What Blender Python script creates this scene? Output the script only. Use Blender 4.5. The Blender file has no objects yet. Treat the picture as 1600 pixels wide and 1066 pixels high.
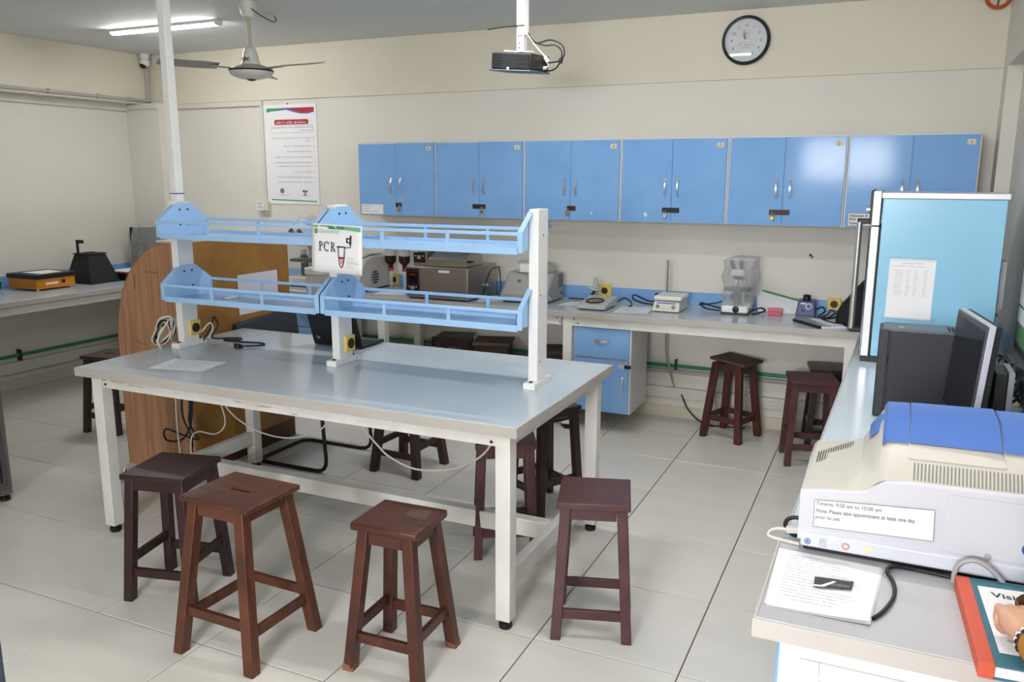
import bpy, bmesh, math, random
from mathutils import Vector, Matrix
random.seed(7)
PI = math.pi
scene = bpy.context.scene
COL = scene.collection
# ------------------------------------------------------------------ camera
cam_d = bpy.data.cameras.new('camera'); cam = bpy.data.objects.new('camera', cam_d); COL.objects.link(cam)
F, YAW, PITCH, ROLL = 1292.9885, -0.42704973, 0.19689156, 0.00289719
cam_d.sensor_fit = 'HORIZONTAL'; cam_d.sensor_width = 36.0; cam_d.lens = F / 1600 * 36.0
cam_d.clip_start = 0.05; cam_d.clip_end = 60
_f = Vector((math.sin(YAW)*math.cos(PITCH), math.cos(YAW)*math.cos(PITCH), -math.sin(PITCH)))
_r = Vector((math.cos(YAW), -math.sin(YAW), 0)); _u = _r.cross(_f)
_r2 = _r*math.cos(ROLL) + _u*math.sin(ROLL); _u2 = -_r*math.sin(ROLL) + _u*math.cos(ROLL)
cam.matrix_world = Matrix(((_r2.x, _u2.x, -_f.x, 1.79762505), (_r2.y, _u2.y, -_f.y, -5.85249887), (_r2.z, _u2.z, -_f.z, 1.86258833), (0, 0, 0, 1)))
scene.camera = cam
# ------------------------------------------------------------------ daylight through the windows behind the camera, exposure
world = bpy.data.worlds.new('world'); scene.world = world; world.use_nodes = True
bg = world.node_tree.nodes['Background']; bg.inputs['Color'].default_value = (0.88, 0.94, 1.0, 1); bg.inputs['Strength'].default_value = 3.0
WINDOWS = [(0.35, 1.75, 1.0, 2.5)]   # x0, x1, z0, z1 in the front wall
FRONT_Y = -8.4
def daylight(loc, rz, w, h, energy):
    ld = bpy.data.lights.new('window_daylight', 'AREA'); ld.shape = 'RECTANGLE'; ld.size = w; ld.size_y = h; ld.energy = energy; ld.color = (0.99, 0.985, 1.0)
    lo = bpy.data.objects.new('window_daylight', ld); COL.objects.link(lo); lo.location = loc; lo.rotation_euler = (PI/2-math.radians(30), 0, rz)
for (x0, x1, z0, z1), en in zip(WINDOWS, (540,)):
    daylight(((x0+x1)/2, FRONT_Y-0.75, (z0+z1)/2+0.80), 0, x1-x0+.3, z1-z0+.2, en)
TUBE_EMIT = 95.0
vs = scene.view_settings; vs.view_transform = 'Standard'; vs.look = 'None'; vs.gamma = 1.0; vs.exposure = 0.0; vs.use_curve_mapping = False

# ------------------------------------------------------------------ materials
def lin(c):
    return tuple((v/255/12.92 if v/255 <= 0.04045 else ((v/255+0.055)/1.055)**2.4) for v in c)
MATS = {}
def mat(name, rgb, rough=0.5, metal=0.0, var=0.0, scale=8.0, bump=0.0, spec=0.5, coat=0.0, rgb2=None, stretch=None, rnd=0.0, detail=4.0, bscale=None, alpha=1.0, trans=0.0, emit=0.0, ior=1.45):
    if name in MATS: return MATS[name]
    m = bpy.data.materials.new(name); m.use_nodes = True
    nt = m.node_tree; b = nt.nodes['Principled BSDF']; N = nt.nodes.new; L = nt.links.new
    c = lin(rgb)
    b.inputs['Base Color'].default_value = (*c, 1); b.inputs['Roughness'].default_value = rough; b.inputs['Metallic'].default_value = metal
    b.inputs['Specular IOR Level'].default_value = spec; b.inputs['Coat Weight'].default_value = coat; b.inputs['Coat Roughness'].default_value = 0.08
    b.inputs['Alpha'].default_value = alpha; b.inputs['Transmission Weight'].default_value = trans; b.inputs['IOR'].default_value = ior
    if emit: b.inputs['Emission Color'].default_value = (*c, 1); b.inputs['Emission Strength'].default_value = emit
    if var or bump or rgb2:
        tc = N('ShaderNodeTexCoord'); mp = N('ShaderNodeMapping'); L(tc.outputs['Object'], mp.inputs['Vector'])
        mp.inputs['Scale'].default_value = stretch or (1, 1, 1)
        oi = N('ShaderNodeObjectInfo'); sc = N('ShaderNodeVectorMath'); sc.operation = 'SCALE'; sc.inputs['Scale'].default_value = 13.0
        cx = N('ShaderNodeCombineXYZ'); L(oi.outputs['Random'], cx.inputs['X']); L(oi.outputs['Random'], cx.inputs['Y']); L(cx.outputs[0], sc.inputs[0]); L(sc.outputs[0], mp.inputs['Location'])
        nz = N('ShaderNodeTexNoise'); nz.inputs['Scale'].default_value = scale; nz.inputs['Detail'].default_value = detail; L(mp.outputs[0], nz.inputs['Vector'])
        c2 = lin(rgb2) if rgb2 else tuple(v*(1-var) for v in c)
        c1 = c if rgb2 else tuple(min(1, v*(1+var)) for v in c)
        rp = N('ShaderNodeValToRGB'); rp.color_ramp.elements[0].position = 0.3; rp.color_ramp.elements[1].position = 0.7
        rp.color_ramp.elements[0].color = (*c1, 1); rp.color_ramp.elements[1].color = (*c2, 1)
        L(nz.outputs['Fac'], rp.inputs['Fac']); out = rp.outputs['Color']
        if rnd:
            mr = N('ShaderNodeMapRange'); mr.inputs['To Min'].default_value = 1-rnd; mr.inputs['To Max'].default_value = 1+rnd; L(oi.outputs['Random'], mr.inputs['Value'])
            vm = N('ShaderNodeVectorMath'); vm.operation = 'SCALE'; L(out, vm.inputs[0]); L(mr.outputs[0], vm.inputs['Scale']); out = vm.outputs[0]
        L(out, b.inputs['Base Color'])
        if bump:
            nb = N('ShaderNodeTexNoise'); nb.inputs['Scale'].default_value = bscale or scale*3; nb.inputs['Detail'].default_value = 3; L(mp.outputs[0], nb.inputs['Vector'])
            bp = N('ShaderNodeBump'); bp.inputs['Strength'].default_value = bump; bp.inputs['Distance'].default_value = 0.01; L(nb.outputs['Fac'], bp.inputs['Height']); L(bp.outputs[0], b.inputs['Normal'])
    MATS[name] = m
    return m
M_WALL = mat('cream wall paint', (222, 219, 209), 0.62, var=0.035, scale=0.9, bump=0.05, bscale=14)
M_BEAM = mat('yellowed cream beam paint', (221, 215, 197), 0.62, var=0.04, scale=0.8, bump=0.05, bscale=12)
M_CEIL = mat('white ceiling paint', (216, 219, 220), 0.7, var=0.03, scale=0.7, bump=0.04)
M_TILE = mat('pale grey ceramic tile', (219, 216, 208), 0.22, var=0.035, scale=2.6, stretch=(1, 2.2, 1), rnd=0.03, spec=0.45)
M_GROUT = mat('dark grout', (92, 86, 78), 0.9)
M_BASE = mat('cream baseboard tile', (214, 206, 190), 0.4, var=0.05, scale=5)
M_WHITE = mat('white painted steel', (232, 232, 230), 0.38, var=0.03, scale=9, bump=0.03)
M_WHITEWORN = mat('worn white painted steel', (228, 227, 223), 0.42, rgb2=(214, 211, 203), scale=6)
M_LAM = mat('blue grey laminate', (190, 201, 208), 0.17, var=0.04, scale=3.0, spec=0.5)
M_LAMR = mat('pale blue laminate', (206, 219, 227), 0.17, var=0.03, scale=3.0, spec=0.5)
M_EDGEP = mat('pale edge band', (190, 186, 182), 0.4, var=0.03, scale=6)
M_EDGE = mat('warm grey edge band', (182, 177, 170), 0.45, var=0.05, scale=6)
M_BLUE = mat('sky blue enamel', (128, 172, 222), 0.28, var=0.03, scale=5, spec=0.5)
M_BLUE2 = mat('sky blue rack paint', (160, 198, 236), 0.27, var=0.03, scale=5, spec=0.5)
M_BLUEC = mat('blue cabinet laminate', (134, 180, 231), 0.10, rgb2=(125, 171, 224), scale=4, spec=0.13)
M_CABW = mat('off white cabinet carcass', (214, 214, 214), 0.4, var=0.03, scale=5)
M_CHROME = mat('brushed chrome', (206, 205, 204), 0.33, 0.75)
M_STEEL = mat('brushed stainless steel', (176, 170, 160), 0.34, 0.85, var=0.06, scale=30, stretch=(0.3, 0.3, 6))
M_BLACK = mat('black plastic', (22, 22, 24), 0.4)
M_RUBBER = mat('black rubber', (20, 20, 20), 0.55)
M_DKMETAL = mat('dark screw metal', (52, 50, 48), 0.4, 0.7)
M_BROWNMETAL = mat('rusty brown metal', (70, 54, 44), 0.5, 0.5, var=0.2, scale=40)
M_BRASS = mat('brass', (186, 148, 70), 0.35, 0.8)
M_PAPER = mat('white paper', (236, 236, 238), 0.75)
M_INK = mat('black ink', (30, 28, 34), 0.8)
M_GREYINK = mat('grey ink', (120, 120, 124), 0.8)
M_YELLOW = mat('yellowed plastic', (226, 200, 104), 0.4)
M_CREAMPL = mat('cream plastic', (222, 214, 184), 0.4)
M_PVC = mat('grey pvc conduit', (176, 174, 174), 0.45)
M_TRUNK = mat('white pvc trunking', (214, 212, 204), 0.5)
M_GREEN = mat('green pipe plastic', (40, 132, 88), 0.35)
M_CABLEK = mat('black cable', (18, 18, 20), 0.45)
M_CABLEW = mat('white cable', (208, 204, 194), 0.5)
M_PLYT = mat('tan plywood', (164, 120, 58), 0.55, rgb2=(146, 104, 48), scale=9, bump=0.05)
M_WOODV = mat('pinkish wood veneer', (186, 142, 108), 0.5, rgb2=(152, 110, 80), scale=5, stretch=(9, 9, 0.35))

# ------------------------------------------------------------------ mesh helpers
class MB:
    def __init__(s): s.v = []; s.f = []
    def add(s, vs, fs):
        n = len(s.v); s.v += [tuple(p) for p in vs]; s.f += [tuple(i+n for i in f) for f in fs]; return s
    def box(s, x0, x1, y0, y1, z0, z1, M=None):
        p = [Vector(q) for q in ((x0,y0,z0),(x1,y0,z0),(x1,y1,z0),(x0,y1,z0),(x0,y0,z1),(x1,y0,z1),(x1,y1,z1),(x0,y1,z1))]
        if M: p = [M @ q for q in p]
        return s.add(p, ((0,3,2,1),(4,5,6,7),(0,1,5,4),(1,2,6,5),(2,3,7,6),(3,0,4,7)))
    def cbox(s, c, d, M=None):
        return s.box(c[0]-d[0]/2, c[0]+d[0]/2, c[1]-d[1]/2, c[1]+d[1]/2, c[2]-d[2]/2, c[2]+d[2]/2, M)
    def prism(s, poly, axis, a, b):
        """poly in the plane perpendicular to axis: X->(y,z) Y->(x,z) Z->(x,y); extruded from a to b"""
        def P(q, t): return {'X': (t, q[0], q[1]), 'Y': (q[0], t, q[1]), 'Z': (q[0], q[1], t)}[axis]
        n = len(poly); vs = [P(q, a) for q in poly] + [P(q, b) for q in poly]
        fs = [tuple(range(n)), tuple(range(2*n-1, n-1, -1))] + [(i, i+n, (i+1) % n + n, (i+1) % n) for i in range(n)]
        return s.add(vs, fs)
    def beam(s, p0, p1, w, h, up=(0, 0, 1), w1=None, h1=None):
        p0, p1 = Vector(p0), Vector(p1); d = (p1-p0).normalized(); x = d.cross(Vector(up))
        if x.length < 1e-4: x = d.cross(Vector((0, 1, 0)))
        x.normalize(); y = x.cross(d); vs = []
        for p, ww, hh in ((p0, w, h), (p1, w1 or w, h1 or h)):
            for a, b in ((-1,-1),(1,-1),(1,1),(-1,1)): vs.append(p + x*a*ww/2 + y*b*hh/2)
        return s.add(vs, ((0,1,2,3),(7,6,5,4),(0,4,5,1),(1,5,6,2),(2,6,7,3),(3,7,4,0)))
    def hexa(s, bottom, top):
        n = len(bottom)
        return s.add(list(bottom)+list(top), [tuple(range(n-1, -1, -1)), tuple(range(n, 2*n))] + [(i, (i+1) % n, (i+1) % n+n, i+n) for i in range(n)])
    def tube(s, pts, r, n=8, closed=False, rs=None):
        pts = [Vector(p) for p in pts]; m = len(pts); vs = []; fs = []
        t0 = (pts[1]-pts[0]).normalized(); nrm = t0.orthogonal().normalized()
        for i, p in enumerate(pts):
            if closed: t = pts[(i+1) % m]-pts[i-1]
            else: t = pts[min(i+1, m-1)]-pts[max(i-1, 0)]
            t.normalize(); nrm = (nrm - t*nrm.dot(t)); nrm = nrm.normalized() if nrm.length > 1e-6 else t.orthogonal().normalized(); bi = t.cross(nrm)
            rr = rs[i] if rs else r
            for k in range(n):
                a = 2*PI*k/n; vs.append(p + nrm*math.cos(a)*rr + bi*math.sin(a)*rr)
        for i in range(m if closed else m-1):
            for k in range(n):
                j = (i+1) % m; fs.append((i*n+k, i*n+(k+1) % n, j*n+(k+1) % n, j*n+k))
        if not closed: fs += [tuple(range(n-1, -1, -1)), tuple(range((m-1)*n, m*n))]
        return s.add(vs, fs)
    def lathe(s, prof, c=(0, 0, 0), n=20, M=None, cap=True):
        """prof: (r, z) list, around z through c"""
        vs = []; fs = []; m = len(prof)
        for r, z in prof:
            for k in range(n):
                a = 2*PI*k/n; p = Vector((r*math.cos(a), r*math.sin(a), z))
                if M: p = M @ p
                vs.append(p + Vector(c))
        for i in range(m-1):
            for k in range(n): fs.append((i*n+k, i*n+(k+1) % n, (i+1)*n+(k+1) % n, (i+1)*n+k))
        if cap: fs += [tuple(range(n-1, -1, -1)), tuple(range((m-1)*n, m*n))]
        return s.add(vs, fs)
    def cyl(s, p0, p1, r, n=16, r1=None):
        return s.tube([p0, p1], r, n, rs=[r, r1 if r1 is not None else r])
    def loft(s, rings, cap=True, closed=True):
        n = len(rings[0]); vs = [p for rg in rings for p in rg]; fs = []
        for i in range(len(rings)-1):
            for k in range(n if closed else n-1): fs.append((i*n+k, i*n+(k+1) % n, (i+1)*n+(k+1) % n, (i+1)*n+k))
        if cap: fs += [tuple(range(n-1, -1, -1)), tuple(range((len(rings)-1)*n, len(rings)*n))]
        return s.add(vs, fs)
    def quad(s, a, b, c, d): return s.add([a, b, c, d], [(0, 1, 2, 3)])
    def build(s, name, m, parent=None, bevel=0.0, seg=2, w=True, label=None, angle=40, fix=True, sub=0, merge=False, **kw):
        """w: vertices are given in world space and made local to the parent (parents are unrotated when w)"""
        me = bpy.data.meshes.new(name); vs = s.v
        if parent and w:
            o = ORIG.get(parent.name, Vector((0, 0, 0))); vs = [(p[0]-o.x, p[1]-o.y, p[2]-o.z) for p in vs]
        me.from_pydata(vs, [], s.f)
        if merge:
            bm = bmesh.new(); bm.from_mesh(me); bmesh.ops.remove_doubles(bm, verts=bm.verts, dist=1e-6); bm.to_mesh(me); bm.free()
        if fix:
            bm = bmesh.new(); bm.from_mesh(me); bmesh.ops.recalc_face_normals(bm, faces=bm.faces); bm.to_mesh(me); bm.free()
        me.polygons.foreach_set('use_smooth', [True]*len(me.polygons)); me.set_sharp_from_angle(angle=math.radians(angle))
        me.materials.append(m)
        o = bpy.data.objects.new(name, me); COL.objects.link(o)
        if bevel:
            b = o.modifiers.new('bevel', 'BEVEL'); b.width = bevel; b.segments = seg; b.limit_method = 'ANGLE'; b.angle_limit = math.radians(40); b.harden_normals = False
        if sub:
            b = o.modifiers.new('sub', 'SUBSURF'); b.levels = sub; b.render_levels = sub
        if parent:
            o.parent = parent
            if w: ORIG[o.name] = ORIG.get(parent.name, Vector((0, 0, 0)))
        if label: o['label'] = label
        for k, val in kw.items(): o[k] = val
        return o
ORIG = {}
def thing(name, label, cat, loc=(0, 0, 0), rz=0.0, group=None, kind=None):
    o = bpy.data.objects.new(name, None); o.empty_display_size = 0.1; COL.objects.link(o)
    o.location = loc; o.rotation_euler = (0, 0, rz); ORIG[o.name] = Vector(loc)
    if kind: o['kind'] = kind
    if label: o['label'] = label
    if cat: o['category'] = cat
    if group: o['group'] = group
    return o
def tag(o, label, cat, group=None):
    o['label'] = label; o['category'] = cat
    if group: o['group'] = group
    return o
def struct(o): o['kind'] = 'structure'; return o
def copy_tree(o, parent=None):
    c = o.copy(); COL.objects.link(c); c.parent = parent
    for ch in o.children: copy_tree(ch, c)
    return c
def catmull(pts, k=8, closed=False):
    P = [Vector(p) for p in pts]; out = []; n = len(P)
    for i in range(n if closed else n-1):
        if closed: a, b, c, d = P[i-1], P[i], P[(i+1) % n], P[(i+2) % n]
        else: a, b, c, d = P[max(i-1, 0)], P[i], P[i+1], P[min(i+2, n-1)]
        for j in range(k):
            t = j/k; out.append(0.5*((2*b)+(c-a)*t+(2*a-5*b+4*c-d)*t*t+(3*b-a-3*c+d)*t**3))
    if not closed: out.append(P[-1])
    return out
def cable(name, pts, r, m, parent=None, k=6, n=6, closed=False, **kw):
    return MB().tube(catmull(pts, k, closed), r, n, closed).build(name, m, parent, angle=80, **kw)
def rrect(x0, x1, y0, y1, r, n=5):
    out = []
    for cx, cy, a0 in ((x1-r, y1-r, 0), (x0+r, y1-r, PI/2), (x0+r, y0+r, PI), (x1-r, y0+r, 1.5*PI)):
        for i in range(n+1):
            a = a0 + PI/2*i/n; out.append((cx+r*math.cos(a), cy+r*math.sin(a)))
    return out
def text(name, s, size, M, m, parent=None, align='LEFT', bold=0.0, sx=1.0, shear=0.0, w=False, spacing=1.0, label=None):
    """flat lettering; M maps local x (right), y (up) of the text plane into the parent's space"""
    cu = bpy.data.curves.new('t', 'FONT'); cu.body = s; cu.size = size; cu.align_x = align; cu.offset = bold; cu.shear = shear; cu.space_character = spacing; cu.resolution_u = 3
    ob = bpy.data.objects.new('t', cu); me = bpy.data.meshes.new_from_object(ob); bpy.data.objects.remove(ob); bpy.data.curves.remove(cu)
    me.transform(M @ Matrix.Diagonal((sx, 1, 1, 1))); me.name = name; me.materials.clear(); me.materials.append(m)
    if parent and w: me.transform(Matrix.Translation(-ORIG.get(parent.name, Vector((0, 0, 0)))))
    o = bpy.data.objects.new(name, me); COL.objects.link(o); o.parent = parent
    if label: o['label'] = label
    return o
def frame(origin, right, up):
    r = Vector(right).normalized(); u = Vector(up); u = (u - r*u.dot(r)).normalized(); n = r.cross(u)
    return Matrix(((r.x, u.x, n.x, origin[0]), (r.y, u.y, n.y, origin[1]), (r.z, u.z, n.z, origin[2]), (0, 0, 0, 1)))
def words(mb, M, x0, x1, y, h, rnd, dense=0.8, off=0.0006):
    """a line of illegibly small print as short strokes in the plane M"""
    x = x0
    while x < x1:
        wl = rnd.uniform(1.2, 4.5)*h; e = min(x+wl, x1); t = x
        while t < e:
            sw = h*rnd.uniform(0.10, 0.2); hh = h*rnd.uniform(0.45, 1.0); yo = rnd.uniform(0, 0.25)*h
            mb.quad(*[M @ Vector(q) for q in ((t, y+yo, off), (t+sw, y+yo, off), (t+sw, y+yo+hh*.8, off), (t, y+yo+hh*.8, off))])
            if rnd.random() < 0.7: mb.quad(*[M @ Vector(q) for q in ((t, y+h*.2, off), (t+h*.5, y+h*.2, off), (t+h*.5, y+h*.34, off), (t, y+h*.34, off))])
            t += h*rnd.uniform(0.35, 0.6)
        x = e + h*0.6
    return mb
# ================================================================== the room
W = 0.41; XL = -5.15; XR = 2.357; XR2 = 2.44; ZC = 3.009; ZB = 2.541
grout = struct(MB().box(XL-.1, XR2+.1, FRONT_Y-.1, W+.1, -0.08, -0.004).build('floor', M_GROUT))
T = 0.6; G = 0.0026
tile_meshes = {}
for c in range(-9, 5):
    for r in range(-1, 15):
        x0, x1 = max(c*T, XL)+G, min((c+1)*T, XR2)-G; y0, y1 = max(-(r+1)*T, FRONT_Y)+G, min(-r*T, W)-G
        if x1-x0 < 0.03 or y1-y0 < 0.03: continue
        key = (round(x1-x0, 3), round(y1-y0, 3))
        if key not in tile_meshes:
            w, d = (x1-x0)/2, (y1-y0)/2; e = 0.0015
            mb = MB().hexa([(-w,-d,-.006),(w,-d,-.006),(w,d,-.006),(-w,d,-.006)], [(-w,-d,-e),(w,-d,-e),(w,d,-e),(-w,d,-e)])
            mb.hexa([(-w,-d,-e),(w,-d,-e),(w,d,-e),(-w,d,-e)], [(-w+e,-d+e,0),(w-e,-d+e,0),(w-e,d-e,0),(-w+e,d-e,0)])
            o = mb.build('tile', M_TILE, angle=5); tile_meshes[key] = o.data; 
        else:
            o = bpy.data.objects.new('tile', tile_meshes[key]); COL.objects.link(o)
        o.location = ((x0+x1)/2, (y0+y1)/2, 0); o.parent = grout
struct(MB().box(XL-.1, XR2+.1, FRONT_Y-.1, W+.1, ZC, ZC+.1).build('ceiling', M_CEIL))
struct(MB().box(XL-.1, XR2+.1, W, W+.1, -.05, ZC).build('wall_back', M_WALL))
struct(MB().box(XL-.1, XR2, W-.014, W, ZB, ZC).build('trim_1', M_BEAM, bevel=.003))
struct(MB().box(XL-.1, XL, FRONT_Y-.1, W, -.05, ZC).build('wall_left', M_WALL))
struct(MB().box(XL, -4.985, FRONT_Y, W-.014, ZB, ZC).build('trim_2', M_BEAM, bevel=.003))
struct(MB().box(XL, -4.72, 0.24, W, 0, ZB).build('trim_3', M_WALL, bevel=.004))
mb = MB().box(XR2, XR2+.1, FRONT_Y-.1, W, -.05, ZC)
mb.box(XR, XR2, 0.17, W, -.05, ZC).box(XR, XR2, FRONT_Y, 0.17, ZB-.01, ZC)
struct(mb.build('wall_right', M_WALL))
# front wall behind the camera with three window openings
mb = MB(); xs = [XL] + [v for q in WINDOWS for v in q[:2]] + [XR2]
for i in range(0, len(xs), 2): mb.box(xs[i], xs[i+1], FRONT_Y-.1, FRONT_Y, -.05, ZC)
for x0, x1, z0, z1 in WINDOWS: mb.box(x0, x1, FRONT_Y-.1, FRONT_Y, -.05, z0).box(x0, x1, FRONT_Y-.1, FRONT_Y, z1, ZC)
struct(mb.build('wall_front', M_WALL))
for i, (x0, x1, z0, z1) in enumerate(WINDOWS):
    t = thing('window_%d' % (i+1), None, None, ((x0+x1)/2, FRONT_Y-.05, z0), kind='structure')
    y = FRONT_Y-.05
    for bx_ in ((x0, x0+.05, z0, z1), (x1-.05, x1, z0, z1), (x0, x1, z0, z0+.05), (x0, x1, z1-.05, z1), ((x0+x1)/2-.025, (x0+x1)/2+.025, z0, z1)):
        MB().box(bx_[0], bx_[1], y-.03, y+.03, bx_[2], bx_[3]).build('window_frame', M_WHITE, t)
# baseboards and the service runs along the walls
struct(MB().box(XL, XR2, W-.015, W, 0, .09).build('baseboard_back', M_BASE, bevel=.002))
struct(MB().box(XL, XL+.015, FRONT_Y, W, 0, .09).build('baseboard_left', M_BASE, bevel=.002))
struct(MB().box(XR2-.015, XR2, FRONT_Y, .17, 0, .09).build('baseboard_right', M_BASE, bevel=.002))
t = thing('service_trunking', 'white trunking strip low on the back wall under the long bench', 'trunking', (-1, W, .165))
MB().box(-4.71, XR-.002, W-.045, W-.001, .165, .245).build('trunking_body', M_TRUNK, t, bevel=.003)
MB().box(-4.71, XR-.002, W-.048, W-.043, .19, .222).build('trunking_lid', M_TRUNK, t, bevel=.002)
t = thing('water_pipe', 'green plastic water pipe running along the back wall under the bench', 'pipe', (-1, W, .42))
MB().cyl((-4.71, W-.03, .418), (XR-.002, W-.03, .418), .0135, 12).build('pipe', M_GREEN, t)
for x in (-4.2, -3.0, -1.8, -.6, .36, 1.75):
    MB().box(x-.007, x+.007, W-.052, W-.001, .392, .47).build('pipe_clip', M_BROWNMETAL, t)
t = thing('grey_conduit', 'pale grey conduit just below the green pipe on the back wall', 'pipe', (-1, W, .37))
MB().cyl((-4.71, W-.02, .372), (XR-.002, W-.02, .372), .017, 12).build('pipe', M_PVC, t)
t = thing('water_pipe', 'green plastic water pipe low along the left wall', 'pipe', (XL, -2, .3))
MB().cyl((XL+.03, -6, .30), (XL+.03, .2, .30), .0135, 12).build('pipe', M_GREEN, t)
for y in (-3.2, -1.15, .0): MB().box(XL+.001, XL+.052, y-.007, y+.007, .25, .35).build('pipe_clip', M_BROWNMETAL, t)
t = thing('service_trunking', 'white trunking strip low along the left wall', 'trunking', (XL, -2, .165))
MB().box(XL+.001, XL+.045, -6, .235, .15, .245).build('trunking_body', M_TRUNK, t, bevel=.003)
MB().box(XL+.043, XL+.048, -6, .235, .18, .217).build('trunking_lid', M_TRUNK, t, bevel=.002)
# upper left wall: trunking under the beam and conduit pipe on the beam
t = thing('wall_trunking', 'white cable trunking under the beam on the left wall', 'trunking', (XL, -2, 2.5))
MB().box(XL, XL+.03, -6, .24, 2.475, 2.541).build('trunking_body', M_TRUNK, t, bevel=.003)
MB().box(XL+.03, -4.72, .215, .24, 2.49, 2.535).build('trunking_corner', M_TRUNK, t, bevel=.003)
t = thing('conduit_pipe', 'grey conduit pipe along the left beam rising to the corner camera', 'pipe', (-4.985, -1, 2.56))
XB = -4.985
MB().tube(catmull([(XB+.015, -6, 2.575), (XB+.015, -1, 2.575), (XB+.015, .26, 2.575), (XB+.015, .33, 2.585), (XB+.015, .352, 2.62), (XB+.015, .352, 2.9)], 8), .014, 10).build('pipe', M_PVC, t, angle=80)
for y in (-2.6, -1.3, -.72, -.22, .12): MB().box(XB, XB+.034, y-.01, y+.01, 2.555, 2.597).build('pipe_clip', M_PVC, t, bevel=.003)
t = thing('corner_camera', 'white dome security camera in the far left ceiling corner', 'security camera', (-4.9, .3, ZC))
MB().lathe([(.045, ZC), (.045, ZC-.03), (.04, ZC-.045)], (-4.915, .30, 0), 18).build('mount', M_WHITE, t)
MB().lathe([(.03, ZC-.045), (.042, ZC-.06), (.046, ZC-.085), (.043, ZC-.105), (.03, ZC-.12)], (-4.915, .30, 0), 18).build('body', M_WHITE, t)
MB().lathe([(.008, -.024), (.024, -.016), (.034, 0)], (-4.912, .27, ZC-.112), 16, Matrix.Rotation(-.5, 4, 'X')).build('lens_dome', M_BLACK, t)
t = thing('corner_camera', 'security camera with dark round lens in the far right ceiling corner', 'security camera', (2.19, .35, 2.98))
MB().lathe([(.05, ZC), (.05, ZC-.02), (.036, ZC-.03)], (2.235, .33, 0), 16).build('mount', M_WHITE, t)
MB().cyl((2.235, .33, ZC-.02), (2.19, .30, ZC-.035), .02, 14).build('body', M_WHITE, t)
MB().lathe([(.0, -.032), (.02, -.026), (.031, -.01), (.033, .01), (.02, .03), (0, .034)], (2.185, .29, ZC-.035), 16).build('lens_dome', M_BLACK, t)
M_ORANGE = mat('orange cable', (196, 88, 36), 0.5)
t = thing('cable_coil', 'coil of orange network cable hanging in the far right ceiling corner', 'cable', (2.29, .37, 2.93))
for k in range(6):
    cx, cz, r = 2.285+random.uniform(-.006, .006), 2.965+random.uniform(-.006, .006), .066+random.uniform(-.007, .007)
    cable('loop', [(cx+r*math.cos(a), .372+random.uniform(-.012, .012), cz+r*math.sin(a)) for a in [i*PI/5 for i in range(10)]], .0055, M_ORANGE, t, closed=True)
cable('lead', [(2.29, .385, 3.0), (2.285, .38, 2.95), (2.28, .385, 2.9)], .006, mat('grey cable', (120, 118, 110), .5), t)
# back wall trunking, socket, poster
t = thing('wall_trunking', 'white trunking along the back wall dropping to a socket beside the poster', 'trunking', (-4, W, 2.5))
MB().box(-4.72, -3.585, W-.03, W-.001, 2.492, 2.538).build('trunking_body', M_TRUNK, t, bevel=.003)
MB().box(-3.62, -3.585, W-.025, W-.001, 1.625, 2.495).build('trunking_drop', M_TRUNK, t, bevel=.003)
t = thing('wall_socket', 'white wall socket box below the trunking left of the poster', 'socket', (-3.62, W, 1.54))
MB().box(-3.69, -3.56, W-.05, W, 1.535, 1.625).build('box', M_CREAMPL, t, bevel=.004)
fp = MB().box(-3.692, -3.592, W-.056, W-.05, 1.537, 1.623).build('face_plate', M_WHITE, t, bevel=.003)
mb = MB()
for dx, dz in ((.02, .06), (.045, .065), (.07, .06), (.025, .025), (.05, .03), (.075, .022), (.05, .047)): mb.box(-3.692+dx, -3.692+dx+.008, W-.0575, W-.056, 1.537+dz, 1.537+dz+.01)
mb.build('socket_holes', M_INK, fp)
PX0, PX1, PZ0, PZ1 = -3.583, -2.985, 1.60, 2.497
t = thing('wall_poster', 'tall white safety poster with red and green header on the back wall', 'poster', (-3.28, W, 1.6))
MB().box(PX0, PX1, W-.006, W-.002, PZ0, PZ1).build('sheet', M_PAPER, t)
Mp = frame((PX0, W-.006, PZ0), (1, 0, 0), (0, 0, 1)); PW, PH = PX1-PX0, PZ1-PZ0
def plate(pts, off=.0008): return MB().add([Mp @ Vector((x*PW, y*PH, off)) for x, y in pts], [tuple(range(len(pts)))])
plate([(.06, .965)] + [(.06+.06*i, .965) for i in range(1, 7)] + [(.40-.06*i, .945-.012*math.sin(i/6*PI*.5)*(1)) for i in range(0, 5)] + [(.06, .925)]).build('green_band', mat('print green', (70, 150, 100), .7), t)
plate([(.45, .965), (.96, .965), (.96, .925), (.85, .912), (.72, .915), (.6, .935)]).build('red_band', mat('print red', (176, 44, 58), .7), t)
plate([(.40, .965), (.46, .965), (.6, .935), (.72, .915), (.85, .912), (.96, .925), (.96, .918), (.85, .903), (.70, .905), (.56, .925), (.42, .95), (.3, .953)], .0012).build('blue_band', mat('print blue', (84, 110, 180), .7), t)
MB().add([Mp @ Vector((x, y, .0008)) for x, y in rrect(.2*PW, .85*PW, .80*PH, .85*PH, .015)], [tuple(range(24))]).build('title_box', MATS['print red'], t)
rn = random.Random(3); mb = MB(); words(mb, Mp, .24*PW, .81*PW, .807*PH, .028, rn, off=.0014); mb.build('title_lettering', M_PAPER, t)
mb = MB()
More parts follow.
